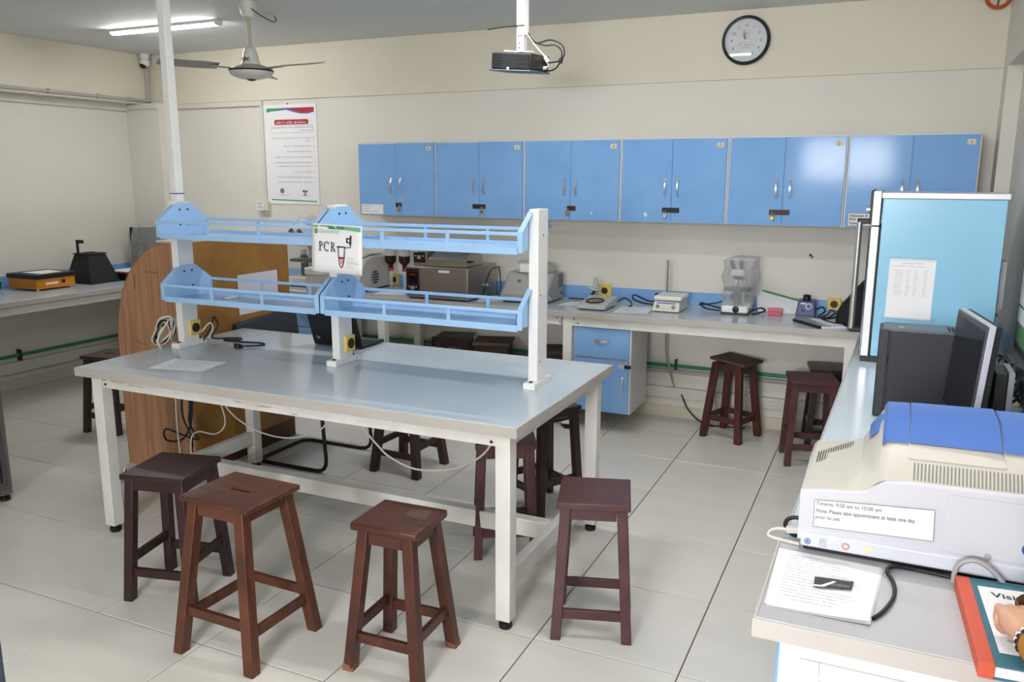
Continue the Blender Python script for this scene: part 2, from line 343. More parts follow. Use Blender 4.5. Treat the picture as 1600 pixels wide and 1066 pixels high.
for y, a, b in ((.765, .15, .92), (.735, .68, .92), (.66, .15, .88), (.633, .78, .88), (.58, .36, .88), (.525, .42, .88), (.47, .19, .88), (.415, .17, .88), (.378, .21, .88), (.322, .55, .88), (.268, .22, .88), (.218, .22, .88)):
    words(mb, Mp, a*PW, b*PW, y*PH, .014, rn)
    mb.quad(*[Mp @ Vector(q) for q in ((.925*PW, y*PH+.003, .0006), (.94*PW, y*PH+.003, .0006), (.94*PW, y*PH+.009, .0006), (.925*PW, y*PH+.009, .0006))])
mb.build('lettering', M_GREYINK, t)
mb = MB()
for x0, x1, y0, y1 in ((.14, .93, .719, .721), (.14, .93, .789, .791), (.14, .142, .72, .79), (.928, .93, .72, .79)): mb.quad(*[Mp @ Vector(q) for q in ((x0*PW, y0*PH, .0006), (x1*PW, y0*PH, .0006), (x1*PW, y1*PH, .0006), (x0*PW, y1*PH, .0006))])
mb.build('text_frame', M_GREYINK, t)
plate([(.07, .038), (.95, .026), (.95, .037), (.07, .05)]).build('green_rule', MATS['print green'], t)
mb = MB(); mb.lathe([(.0, 0), (.024, 0.0005)], Mp @ Vector((.29*PW, .135*PH, .001)), 16, Matrix.Rotation(PI/2, 4, 'X'), cap=False); words(mb, Mp, .2*PW, .42*PW, .092*PH, .011, rn); words(mb, Mp, .26*PW, .36*PW, .08*PH, .008, rn); mb.build('crest', M_GREYINK, t)
plate([(.68, .14), (.72, .15), (.74, .135), (.78, .145), (.78, .12), (.69, .12)]).build('emblem_blue', MATS['print blue'], t)
plate([(.71, .117), (.75, .117), (.735, .105), (.77, .09), (.69, .09), (.725, .105)]).build('emblem_red', MATS['print red'], t)
mb = MB(); words(mb, Mp, .64*PW, .85*PW, .082*PH, .008, rn); mb.build('emblem_caption', M_GREYINK, t)
for dx, dz in ((.42, .955), (.47, 1.006)): MB().lathe([(.0, -.006), (.006, -.004), (.006, 0)], (PX0+dx*PW, W-.006, PZ0+dz*PH), 10, Matrix.Rotation(-PI/2, 4, 'X')).build('pin', M_DKMETAL, t)
# ================================================================== island table
TX0, TX1, TY0, TY1, TZ = -1.94, 0.537, -3.036, -1.807, 0.90
t = thing('island_table', 'large white framed laboratory table with grey blue top in the room centre', 'table', ((TX0+TX1)/2, (TY0+TY1)/2, 0))
MB().box(TX0+.006, TX1-.006, TY0+.006, TY1-.006, TZ-.038, TZ).build('tabletop', M_LAM, t, bevel=.002)
for a in ((TX0, TX1, TY0, TY0+.006), (TX0, TX1, TY1-.006, TY1), (TX0, TX0+.006, TY0+.006, TY1-.006), (TX1-.006, TX1, TY0+.006, TY1-.006)):
    MB().box(*a, TZ-.045, TZ-.0008).build('edge_band', M_EDGE, t, bevel=.0015)
LX = (-1.835, .458); LY = (-2.965, -1.885); LW = .033
for x in LX:
    for y in LY:
        l = MB().box(x-LW, x+LW, y-LW, y+LW, .04, TZ-.045).build('leg', M_WHITEWORN, t, bevel=.003)
        MB().lathe([(.018, .042), (.018, .03), (.028, .024), (.03, .012), (.026, 0)], (x, y, 0), 18).build('rubber_foot', M_RUBBER, l)
for y in LY:
    s = -1 if y < -2.5 else 1
    ap = MB().box(LX[0]+LW, LX[1]-LW, y-.02, y+.02, TZ-.105, TZ-.045).build('apron', M_WHITEWORN, t, bevel=.002)
    mb = MB()
    for x, z in ((LX[0]+.045, .84), (LX[0]+.052, .815), (-.72, .846), (LX[1]-.14, .846), (LX[1]-.055, .812)): mb.lathe([(.0, -.004), (.006, -.004), (.007, 0)], (x, y+s*.02, z), 10, Matrix.Rotation(-PI/2*s*-1, 4, 'X'))
    mb.build('screw', M_DKMETAL, ap)
    if s < 0:
        mb = MB(); rn = random.Random(19)
        for x0, x1, z in ((-.93, -.90, .82), (-.80, -.72, .815), (-.60, -.57, .80), (-1.74, -1.66, .83), (-1.62, -1.52, .822)): words(mb, frame((0, y-.0203, 0), (1, 0, 0), (0, 0, 1)), x0, x1, z, .018, rn)
        mb.build('scuff_marks', mat('brown scuff', (176, 166, 148), .8), ap, fix=False)
for x in LX:
    MB().box(x-.02, x+.02, LY[0]+LW, LY[1]-LW, TZ-.105, TZ-.045).build('apron', M_WHITEWORN, t, bevel=.002)
    MB().box(x-.022, x+.022, LY[0]+LW, LY[1]-LW, .165, .25).build('foot_rail', M_WHITEWORN, t, bevel=.003)
MB().box(LX[0]+.022, LX[1]-.022, -2.455, -2.395, .17, .255).build('foot_rail', M_WHITEWORN, t, bevel=.003)
# ------------------------------------------------------------------ blue rack on the table
YF, YK = -2.547, -2.19; YC = (YF+YK)/2
t = thing('bench_rack', 'sky blue two level reagent rack with white posts standing on the table', 'rack', (-.74, YC, TZ))
PXC = (-1.828, -.757, .345)
for i, x in enumerate(PXC):
    b = MB().box(x-.03, x+.028, -2.475, -2.262, TZ, TZ+.03).build('post_foot', M_WHITE, t, bevel=.003)
    mb = MB()
    for y in (-2.45, -2.285): mb.lathe([(.009, 0), (.009, .004), (.004, .006)], (x, y, TZ+.03), 10)
    mb.lathe([(.0, -.002), (.004, -.002), (.005, 0)], (x+.028, -2.285, TZ+.016), 8, Matrix.Rotation(PI/2, 4, 'Y')); mb.build('bolt', M_DKMETAL, b)
    po = MB().box(x-.023, x+.023, -2.43, -2.315, TZ+.03, 1.718).build('post', M_WHITE, t, bevel=.003)
    if i == 2:
        mb = MB()
        for z in (1.02, 1.33, 1.60): mb.lathe([(.0, -.002), (.004, -.002), (.005, 0)], (x+.0235, -2.40+.03*(z > 1.5), z), 8, Matrix.Rotation(PI/2, 4, 'Y'))
        mb.build('screw', M_DKMETAL, po)
    # yellow power socket on the side of each post
    sx = x+.023; sy = -2.352; sz = TZ+.105; d = 1
    if i == 2: sx = x-.023; d = -1
    so = MB().box(min(sx, sx+d*.016), max(sx, sx+d*.016), sy-.04, sy+.04, sz-.042, sz+.042).build('power_socket', M_YELLOW, t, bevel=.005, label='yellowed power socket on the post')
    MB().lathe([(.027, 0), (.027, .004), (.022, .0045), (.022, .001), (0, .001)], (sx+d*.016, sy, sz), 18, Matrix.Rotation(d*PI/2, 4, 'Y')).build('socket_ring', M_BROWNMETAL, so)
    mb = MB()
    for dy in (-.009, .009): mb.lathe([(.004, .0015), (0, .0018)], (sx+d*.016, sy+dy, sz), 8, Matrix.Rotation(d*PI/2, 4, 'Y'))
    mb.build('socket_hole', M_INK, so)
def rack_level(x0, x1, zb, ztop, drop):
    """tray bottom zb, bracket top ztop, bay from x0 to x1"""
    zr = zb+.094
    for x, s in ((x0, 1), (x1, -1)):
        poly = [(YF, zb+.004), (YK, zb+.004), (YK, zr), (YC+.065, ztop-.008), (YC+.052, ztop), (YC-.052, ztop), (YC-.065, ztop-.008), (YF, zr)]
        br = MB().prism(poly, 'X', x, x+s*.003)
        # folded flange along the sloping edges
        for q0, q1 in ((poly[3], poly[2]), (poly[6], poly[7]), (poly[7], poly[0])):
            a, b = Vector((0, *q0)), Vector((0, *q1))
            br.add([(x, a.y, a.z), (x-s*.022, a.y, a.z), (x-s*.022, b.y, b.z), (x, b.y, b.z)], [(0, 1, 2, 3)])
        bo = br.build('end_bracket', M_BLUE2, t, fix=False)
        mb = MB()
        for dy, dz in ((-.028, -.035), (.028, -.035), (-.03, zb-ztop+.065), (.03, zb-ztop+.065)): mb.lathe([(.006, 0), (.005, .003), (.002, .004)], (x+s*.003, YC+dy, ztop+dz), 8, Matrix.Rotation(s*PI/2, 4, 'Y'))
        mb.build('screw', M_DKMETAL, bo)
    MB().box(x0, x1, YF+.004, YK-.004, zb+.006, zb+.010).build('tray', M_BLUE2, t)
    for y in (YF, YK-.004):
        MB().box(x0, x1, y, y+.004, zb-.004, zb+.026).build('tray_lip', M_BLUE2, t, bevel=.001)
        MB().box(x0, x1, y-.001, y+.007, zr-.015, zr).build('guard_rail', M_BLUE2, t, bevel=.001)
        for k in (1, 2):
            xx = x0+(x1-x0)*(k/3.0)+ (.03 if y > YC else 0.0)
            st = MB().box(xx-.009, xx+.009, y+.001, y+.006, zb+.02, zr-.012).build('stanchion', M_BLUE2, t)
for zb, zt in ((1.528, 1.710), (1.184, 1.368)):
    rack_level(PXC[0]+.025, PXC[1]-.027, zb, zt, 0)
    rack_level(PXC[1]+.025, PXC[2]-.025, zb, zt, 0)
M_PLASTIC = mat('clear plastic', (240, 244, 248), .12, alpha=.18, spec=.6)
o = tag(MB().box(-1.52, -1.47, -2.40, -2.33, 1.1945, 1.203).build('eraser', M_WHITE, bevel=.003), 'small white block lying on the lower left rack tray', 'block')
# small things on the rack
o = tag(MB().cyl((.295, -2.48, 1.1945), (.295, -2.48, 1.262), .012, 14).build('glass_vial', mat('clear glass', (245, 250, 252), .03, trans=1.0, ior=1.3)), 'small clear glass vial at the right end of the lower rack tray', 'vial')
t2 = thing('reagent_bottle', 'small olive dropper bottle at the right back corner of the lower rack', 'bottle', (.285, -2.24, 1.1945))
MB().lathe([(.018, 0), (.020, .01), (.020, .06), (.012, .075), (.010, .085)], (.285, -2.24, 1.1945), 14).build('body', mat('olive glass', (120, 124, 60), .2), t2)
MB().lathe([(.011, .083), (.011, .1), (.004, .118)], (.285, -2.24, 1.1945), 12).build('cap', mat('pale violet cap', (180, 176, 190), .4), t2)
# power pole from the ceiling to the left post
t = thing('ceiling_power_pole', 'slim white cable pole from ceiling to left rack post', 'pole', (-1.828, -2.37, 1.718))
MB().box(-1.851, -1.805, -2.405, -2.352, 1.718, ZC).build('pole', M_WHITE, t, bevel=.003)
MB().box(-1.853, -1.803, -2.407, -2.350, 1.76, 1.765).build('tie', mat('violet tie', (80, 60, 120), .5), t)
mb = MB().box(-1.858, -1.798, -2.41, -2.345, 1.718, 1.722); mb.build('collar', M_WHITE, t)
# PCR sign hung on the front of the middle post
def pcr_sign():
    Ms = frame((-.788, YF-.006, 1.402), (1, 0, -.035), (0, 0, 1)); w, h = .293, .234
    t = thing('paper_sign', 'white PCR sign with green header hung on the middle rack post', 'sign', (-.64, YF-.006, 1.4))
    mb = MB(); n = 10
    for i in range(n):
        for j in range(6):
            def S(a, b):
                x, y = a/n, b/6
                return Ms @ Vector((x*w, y*h, .004*math.sin(x*5)*(1-y)+.006*(1-y)**2*abs(x-.5)))
            mb.quad(S(i, j), S(i+1, j), S(i+1, j+1), S(i, j+1))
    sh = mb.build('sheet', M_PAPER, t, fix=False, merge=True, angle=80)
    b = sh.modifiers.new('thickness', 'SOLIDIFY'); b.thickness = .0006
    def P(pts, name, m, off=.0125):
        return MB().add([Ms @ Vector((x*w, y*h, off*.5)) for x, y in pts], [tuple(range(len(pts)))]).build(name, m, t, fix=False)
    g1 = mat('sign green', (70, 142, 106), .7); g2 = mat('sign light green', (104, 178, 140), .7)
    P([(.01, .96), (.16, .965), (.13, .925), (.01, .935)], 'header_band', g2)
    P([(.18, .965), (.46, .97), (.52, .905), (.37, .9), (.33, .945), (.19, .95)], 'header_band', g1)
    P([(.49, .97), (.67, .975), (.67, .91), (.53, .905)], 'header_band', g1)
    P([(.67, .975), (.985, .97), (.985, .885), (.67, .91)], 'header_band', g2)
    def T(s, size, x, y, m, name, bold=0.0, sx=1.0, sp=1.0): text(name, s, size, Ms @ Matrix.Translation((x*w, y*h, .0065)), m, t, bold=bold, sx=sx, w=True, spacing=sp)
    mbl = MB()
    for k in range(14):
        a0, a1 = 2*PI*k/14, 2*PI*(k+1)/14
        mbl.quad(*[Ms @ Vector((.105*w+.0105*rr*math.cos(a), .845*h+.0125*rr*math.sin(a), .006)) for rr, a in ((1, a0), (1, a1), (.62, a1), (.62, a0))])
    mbl.quad(*[Ms @ Vector((.105*w+dx, .845*h+dy, .006)) for dx, dy in ((-.002, -.007), (.002, -.007), (.002, .007), (-.002, .007))])
    mbl.build('logo', mat('logo green', (40, 130, 90), .7), t, fix=False)
    T('GENEWISE', .024, .165, .81, mat('pale green ink', (150, 186, 166), .8), 'brand_lettering', sx=.88, sp=1.22)
    # PCR in a slab serif: built from strokes
    ink = mat('sign ink', (38, 30, 44), .8); s = MB()
    def R(x0, y0, x1, y1): s.quad(*[Ms @ Vector((a, b, .0066)) for a, b in ((x0, y0), (x1, y0), (x1, y1), (x0, y1))])
    def arc(cx, cy, rx, ry, tx, ty, a0, a1, n=14):
        for i in range(n):
            p, q = a0+(a1-a0)*i/n, a0+(a1-a0)*(i+1)/n
            s.quad(*[Ms @ Vector((cx+ex*math.cos(a), cy+ey*math.sin(a), .0066)) for ex, ey, a in ((rx, ry, p), (rx, ry, q), (rx-tx, ry-ty, q), (rx-tx, ry-ty, p))])
    bx0, by0, H = .047, .103, .046
    # P
    R(bx0+.003, by0, bx0+.0085, by0+H); R(bx0, by0, bx0+.013, by0+.003); R(bx0, by0+H-.003, bx0+.010, by0+H)
    arc(bx0+.0095, by0+H*.74, .0125, H*.26, .005, .004, -PI/2, PI/2)
    # C
    cx = bx0+.045; arc(cx, by0+H*.5, .0165, H*.52, .0055, .0045, .75, 2*PI-.75, 22); R(cx+.010, by0+H*.68, cx+.013, by0+H*.98)
    # R
    rx = bx0+.069; R(rx+.003, by0, rx+.0085, by0+H); R(rx, by0, rx+.012, by0+.003); R(rx, by0+H-.003, rx+.010, by0+H)
    arc(rx+.0095, by0+H*.75, .012, H*.25, .005, .004, -PI/2, PI/2)
    s.quad(*[Ms @ Vector(q) for q in ((rx+.0105, by0+H*.5, .0066), (rx+.0165, by0+H*.5, .0066), (rx+.0275, by0, .0066), (rx+.0205, by0, .0066))]); R(rx+.0205, by0, rx+.030, by0+.003)
    s.build('lettering', ink, t, fix=False)
    # micro tube drawing
    s = MB(); tx, ty = .60*w, .12*h
    L = [(.545, .535), (.555, .30), (.575, .17), (.605, .125), (.635, .17), (.66, .30), (.672, .535)]
    for (xa, ya), (xb, yb) in zip(L[:-1], L[1:]):
        a, b = Vector((xa*w, ya*h, 0)), Vector((xb*w, yb*h, 0)); d = (b-a).normalized()*.001; nn = Vector((-d.y, d.x, 0)).normalized()*.0022
        s.quad(*[Ms @ (q+Vector((0, 0, .0066))) for q in (a-d-nn, b+d-nn, b+d+nn, a-d+nn)])
    for q in (((.515, .535), (.70, .54), (.69, .565), (.525, .565)), ((.69, .535), (.775, .545), (.785, .562), (.69, .552)), ((.775, .55), (.785, .62), (.80, .62), (.79, .54)), ((.77, .60), (.80, .60), (.81, .80), (.78, .80)), ((.71, .645), (.775, .64), (.775, .665), (.71, .67)), ((.71, .72), (.775, .72), (.775, .745), (.71, .745)), ((.705, .645), (.725, .645), (.725, .745), (.705, .745))):
        s.quad(*[Ms @ Vector((x*w, y*h, .0067)) for x, y in q])
    s.build('tube_drawing', ink, t, fix=False)
    P([(.56, .30), (.65, .30), (.652, .345), (.558, .345)], 'tube_band', mat('magenta print', (150, 40, 80), .7), .0134)
    P([(.575, .20), (.63, .20), (.645, .28), (.565, .285)], 'tube_sample', mat('pink print', (222, 150, 160), .7), .0134)
    s = MB(); rn = random.Random(5)
    for y, x1 in ((.33, .86), (.295, .85), (.245, .91), (.215, .96), (.175, .80), (.135, .85)): words(s, Ms, .72*w, x1*w, y*h, .0055, rn, off=.0066)
    s.build('caption_lettering', M_GREYINK, t, fix=False)
pcr_sign()
# ================================================================== wooden stools
def wood(name, a, b, rough=.38, bump=.10): return mat(name, a, rough, rgb2=b, scale=7, stretch=(1.0, 5.0, 1.0), bump=bump, bscale=20, detail=6)
M_W1 = wood('dark mahogany wood', (56, 32, 34), (42, 25, 27), .34)
M_W2 = wood('reddish brown wood', (98, 55, 36), (68, 38, 26), .4)
M_W3 = wood('worn dark brown wood', (88, 46, 36), (62, 32, 26), .36, .2)
M_W4 = wood('plum brown wood', (86, 52, 54), (70, 40, 42), .36)
M_W5 = wood('dull dark wood', (62, 42, 36), (46, 30, 26), .5)
M_W6 = wood('weathered grey brown wood', (96, 78, 60), (72, 54, 42), .6)
M_RAW = mat('bare worn wood', (170, 130, 98), .7)
M_TAPE = mat('clear tape', (226, 220, 214), .25, alpha=.25)
def stool(label, c, rot, h=.59, top=(.295, .29), base=.28, m=M_W1, mtop=None, slot=False, leg=.042, thick=.026, seat_off=(0, 0), seat_rot=0.0, zs=(.13, .185), tilt=0.0, round_=.004, detail=True):
    t = thing('wooden_stool', label, 'stool', (c[0], c[1], 0), rot, 'wooden laboratory stools')
    tw, td = top[0]/2, top[1]/2; zt = h-thick
    M = Matrix.Translation((seat_off[0], seat_off[1], zt)) @ Matrix.Rotation(seat_rot, 4, 'Z') @ Matrix.Rotation(tilt, 4, 'Y')
    if slot:
        sl, sw = .052, .009
        mb = MB(); out = [(-tw, -td), (tw, -td), (tw, td), (-tw, td)]; inn = [(-sl, -sw), (sl, -sw), (sl, sw), (-sl, sw)]
        vs = [M @ Vector((*p, z)) for z in (0, thick) for p in out+inn]
        fs = []
        for i in range(4):
            j = (i+1) % 4
            fs += [(i, j, 4+j, 4+i), (8+i, 12+i, 12+j, 8+j), (i, 8+i, 8+j, j), (4+i, 4+j, 12+j, 12+i)]
        mb.add(vs, fs)
    else:
        mb = MB().box(-tw, tw, -td, td, 0, thick, M)
    mb.build('seat', mtop or m, t, bevel=round_, w=False)
    # legs splay outwards
    bt = min(top)/2-.034; bb = base/2-leg/2*.7
    for sx in (-1, 1):
        for sy in (-1, 1):
            MB().hexa([(sx*bb+a*leg/2, sy*bb+b*leg/2, 0) for a, b in ((-1, -1), (1, -1), (1, 1), (-1, 1))], [(sx*bt+a*leg/2, sy*bt+b*leg/2, zt) for a, b in ((-1, -1), (1, -1), (1, 1), (-1, 1))]).build('leg', m, t, bevel=.003, w=False)
    ah = .05
    for ax in (0, 1):
        for s in (-1, 1):
            mb = MB()
            if ax == 0: mb.box(-bt+leg/2, bt-leg/2, s*(bt+leg/2-.012)-.009, s*(bt+leg/2-.012)+.009, zt-ah, zt)
            else: mb.box(s*(bt+leg/2-.012)-.009, s*(bt+leg/2-.012)+.009, -bt+leg/2, bt-leg/2, zt-ah, zt)
            mb.build('seat_apron', m, t, w=False, bevel=.002)
    for ax in (0, 1):
        z = zs[ax]; k = bb+(bt-bb)*z/zt
        for s in (-1, 1):
            mb = MB()
            if ax == 0: mb.box(-k, k, s*k-.010, s*k+.010, z-.02, z+.02)
            else: mb.box(s*k-.010, s*k+.010, -k, k, z-.02, z+.02)
            mb.build('stretcher', m, t, w=False, bevel=.002)
    return t
R_ = math.radians
s1 = stool('dark mahogany stool with taped label strip at the table front left', (-1.046, -3.278), R_(13), .59, (.305, .31), .335, M_W1, zs=(.135, .19))
MB().box(-.115, .085, -.1335, -.1325, .515, .563).build('tape', M_TAPE, s1, w=False)
tl = MB().box(-.082, .055, -.1345, -.1336, .542, .560).build('label_strip', mat('cream label', (214, 208, 196), .7), s1, w=False)
mb = MB(); words(mb, frame((-.078, -.1345, .546), (1, 0, 0), (0, 0, 1)), 0, .125, 0, .009, random.Random(2)); mb.build('lettering', M_INK, tl, w=False)
s2 = stool('tall reddish brown stool with a hand slot in its seat', (-.450, -3.492), R_(-1.5), .648, (.345, .30), .40, M_W2, slot=True, leg=.046, thick=.022, zs=(.18, .15))
s3 = stool('worn brown stool with scuffed white patch on seat, nearest camera', (.183, -3.334), R_(2), .592, (.285, .255), .325, M_W3, round_=.009, thick=.032, leg=.044, zs=(.135, .165))
MB().add([(.02, .06, .5925), (.09, .09, .5925), (.105, .04, .5925), (.10, -.01, .5925), (.06, .005, .5925), (.01, .02, .5925)], [(0, 5, 4, 3, 2, 1)]).build('scuff', mat('white scuff', (150, 128, 122), .7, alpha=.2), s3, w=False)
_bb = .325/2-.044/2*.7; _k = (.285/2-.034 if .285 < .255 else .255/2-.034)
for sx, sy in ((-1, -1), (1, 1)):
    q0 = [(sx*_bb+a*.0228, sy*_bb+b_*.0228, .0005) for a, b_ in ((-1, -1), (1, -1), (1, 1), (-1, 1))]; f_ = .028/.56; cx_ = sx*(_bb+(_k-_bb)*f_); cy_ = sy*(_bb+(_k-_bb)*f_)
    MB().hexa(q0, [(cx_+a*.0226, cy_+b_*.0226, .018+.012*(a*b_ > 0)) for a, b_ in ((-1, -1), (1, -1), (1, 1), (-1, 1))]).build('worn_tip', mat('worn leg tip', (128, 88, 70), .7), s3, w=False)
stool('plum brown square stool standing at the table right end', (.775, -2.775), R_(17), .592, (.292, .30), .318, M_W4, thick=.028, zs=(.11, .225))
stool('dark slotted stool behind the left end of the table by the wood partition', (-3.36, -1.66), R_(8), .575, (.29, .28), .31, M_W5, slot=True)
stool('short dark stool standing on the floor behind the table middle', (-.93, -1.46), R_(-3), .575, (.28, .28), .36, M_W5, leg=.048)
stool('plum brown stool pushed under the table right end behind the leg', (.125, -2.26), R_(28), .59, (.30, .30), .31, M_W4)
s8 = stool('dark plum stool behind the table right end with pale scratches on apron', (.104, -1.67), R_(-30), .605, (.29, .29), .31, M_W1)
mb = MB(); words(mb, frame((.1318, -.03, .545), (0, 1, 0), (0, 0, 1)), 0, .08, 0, .016, random.Random(9)); mb.build('scratches', M_RAW, s8, w=False)
stool('dark mahogany stool tucked under the back bench, leftmost of the three there', (-1.415, .065), R_(14), .575, (.285, .285), .30, M_W1)
s10 = stool('weathered brown stool with white label under the back bench, middle of three', (-1.035, .02), R_(16), .575, (.30, .29), .30, M_W5, M_W6)
MB().box(-.03, .075, -.1285, -.1275, .515, .543).build('label_strip', M_PAPER, s10, w=False)
stool('dark slotted stool beside the drawer unit under the back bench', (-.52, -.10), R_(20), .575, (.29, .29), .30, M_W5, slot=True)
s12 = stool('old brown stool with loose weathered seat plank beside the drawer unit', (.848, .10), R_(-20), .575, (.285, .25), .315, M_W3, M_W6, thick=.02, seat_off=(.012, .005), seat_rot=R_(-4), tilt=R_(3.5), zs=(.15, .15), leg=.046)
for x in s12.children:
    if x.name.startswith('seat') and 'apron' not in x.name: x.location.z += .008
stool('plum brown stool at the right bench, nearer of the two', (1.405, -.225), R_(13), .575, (.30, .30), .31, M_W4)
stool('dark stool pushed against the back wall at the right bench', (1.50, .15), R_(10), .575, (.30, .28), .31, M_W1)
# ================================================================== wall cabinets
CX = [-2.345, -1.595, -.813, -.04, .73, 1.497, 2.261]; CY = .11; CZ0, CZ1 = 1.532, 2.135
seam = [-1.966, -1.200, -.430, .340, 1.105, 1.88]
wear = ['with a paper name label at its lower left', 'with a dark hasp and brass padlock', 'with a small brass padlock and dark scratch', 'with a wide black hasp and white chip', 'reflecting the bright window', 'behind the oven, nearest the right corner']
def handle(t, x, y, z0, z1):
    pts = [(x, y-.002, z0), (x, y-.004, z0+.006)] + [(x, y-.006-.020*math.sin(PI*i/8), z0+.008+(z1-z0-.016)*i/8) for i in range(9)] + [(x, y-.004, z1-.006), (x, y-.002, z1)]
    mb = MB(); rings = []
    for i, p in enumerate(pts): rings.append([(p[0]-.006, p[1]+.0015, p[2]), (p[0]+.006, p[1]+.0015, p[2]), (p[0]+.006, p[1]-.0015, p[2]), (p[0]-.006, p[1]-.0015, p[2])])
    return MB().loft(rings).build('handle', M_CHROME, t, angle=30)
for i in range(6):
    x0, x1 = CX[i], CX[i+1]; n = 6-i
    t = thing('wall_cabinet', 'blue double door wall cabinet numbered %d %s' % (n, wear[i]), 'cabinet', ((x0+x1)/2, W, CZ0), group='blue wall cabinets above the back bench')
    MB().box(x0+.001, x1-.001, CY+.004, W, CZ0, CZ1).build('carcass', M_CABW, t, bevel=.002)
    sm = seam[i]
    for k, (a, b) in enumerate(((x0+.012, sm-.0012), (sm+.0012, x1-.012))):
        dz = (.004 if (k == 0 and i in (0, 1)) else 0)
        dr = MB().box(a, b, CY-.014, CY+.003, CZ0+.006, CZ1-.012-dz).build('door', M_BLUEC, t, bevel=.0015)
        hx = sm-.045 if k == 0 else sm+.045
        handle(dr, hx, CY-.014, 1.715, 1.845)
    # number tag
    tg = MB().box(x1-.082, x1-.035, CY-.0158, CY-.0142, 2.062, 2.095).build('number_tag', mat('cream tag', (222, 214, 184), .7), t)
    text('numeral', str(n), .030, frame((x1-.0585, CY-.0162, 2.068), (1, 0, 0), (0, 0, 1)), M_INK, tg, align='CENTER', w=True)
    # hasp and padlock
    if i < 5:
        hw = (.06, .115, .07, .125, .135)[i]; hx = sm + (.02, -.0, .01, .0, -.015)[i]
        MB().box(hx-hw/2, hx+hw/2, CY-.0185, CY-.0142, 1.606, 1.642).build('hasp', M_BROWNMETAL if i != 3 else M_BLACK, t, bevel=.002)
        px = hx + (.01, .03, -.03, -.04, -.045)[i]; pz = 1.592
        lk = MB().cbox((px, CY-.026, pz-.008), (.026, .012, .028)).build('padlock', M_BRASS if i != 3 else M_CHROME, t, bevel=.003)
        MB().tube([(px-.008, CY-.026, pz+.005), (px-.008, CY-.026, pz+.022), (px-.004, CY-.026, pz+.028), (px+.004, CY-.026, pz+.028), (px+.008, CY-.026, pz+.022), (px+.008, CY-.026, pz+.005)], .0022, 6).build('shackle', M_CHROME, lk)
    if i in (0, 5):
        lx0, lx1 = (x0+.03, x0+.245) if i == 0 else (x0+.03, x0+.26)
        lb = MB().box(lx0, lx1, CY-.0158, CY-.0142, 1.545, 1.625 if i == 0 else 1.630).build('name_label', M_PAPER, t)
        if i == 0:
            mb = MB(); rn = random.Random(4); Ml = frame((lx0, CY-.0158, 1.545), (1, 0, 0), (0, 0, 1))
            words(mb, Ml, .012, .10, .063, .011, rn); words(mb, Ml, .012, .075, .040, .011, rn); words(mb, Ml, .012, .16, .018, .011, rn); mb.build('lettering', M_GREYINK, lb)
        else:
            text('lettering', 'Abbasian A\nPhD Microbio\nSupervisor', .024, frame((lx0+.01, CY-.0164, 1.605), (1, 0, 0), (0, 0, 1)), M_INK, lb, w=True, bold=.0004)
            mb = MB()
            for q in ((lx0, lx1, 1.545, 1.547), (lx0, lx1, 1.628, 1.63), (lx0, lx0+.002, 1.545, 1.63)): mb.box(q[0], q[1], CY-.0164, CY-.0158, q[2], q[3])
            mb.build('label_border', M_INK, lb)
    if i in (2, 3):
        cxp, czp = (sm+.17, 1.59) if i == 2 else (sm-.185, 1.59)
        r_ = .010 if i == 2 else .017
        MB().add([(cxp+r_*q*math.cos(a), CY-.0148, czp+r_*q*math.sin(a)) for a, q in zip([k*PI/4 for k in range(8)], (1, .6, 1.1, .7, .9, .5, 1.2, .7))], [tuple(range(8))]).build('paint_chip', M_PAPER, t)
# ================================================================== benches
def bench_part(t, name, m, *b, bevel=.002): return MB().box(*b).build(name, m, t, bevel=bevel)
BY = -.282; BZ = .90
t = thing('back_bench', 'long white framed bench with grey top along the back wall', 'bench', (-1.4, .1, 0))
bench_part(t, 'worktop', M_LAM, XL+.01, XR-.01, BY+.006, W-.001, BZ-.035, BZ)
bench_part(t, 'edge_band', M_EDGE, -4.3, 1.66, BY, BY+.0055, BZ-.042, BZ-.001)
bench_part(t, 'apron', M_WHITEWORN, -4.3, -.355, BY+.03, BY+.055, BZ-.11, BZ-.042)
bench_part(t, 'apron', M_WHITEWORN, -.345, 1.66, BY+.03, BY+.055, BZ-.11, BZ-.042)
for k, x in enumerate((-2.95, -1.92, -.305, 1.62)):
    l = bench_part(t, 'leg', M_WHITEWORN, x-.033, x+.033, BY+.025, BY+.09, .04, BZ-.042)
    MB().lathe([(.016, .042), (.016, .03), (.026, .022), (.026, 0)], (x, BY+.057, 0), 14).build('rubber_foot', M_RUBBER, l)
    bench_part(t, 'leg', M_WHITEWORN, x-.033, x+.033, W-.11, W-.05, 0, BZ-.042)
mb = MB()
for x, z in ((-.39, .842), (-.365, .812), (-.255, .842), (-.225, .812), (1.6, .835)): mb.lathe([(.006, 0), (.005, .002), (0, .003)], (x, BY+.03, z), 8, Matrix.Rotation(PI/2, 4, 'X'))
mb.build('screw', M_DKMETAL, t)
sp = thing('splash_board', 'sky blue splash board along the back of the bench', 'splash board', (-1.4, W, BZ))
for a, b in ((-4.72, -2.4), (-2.398, -.102), (-.10, XR)): MB().box(a, b, W-.012, W-.0005, BZ+.0005, 1.0).build('board', M_BLUE, sp, bevel=.001)
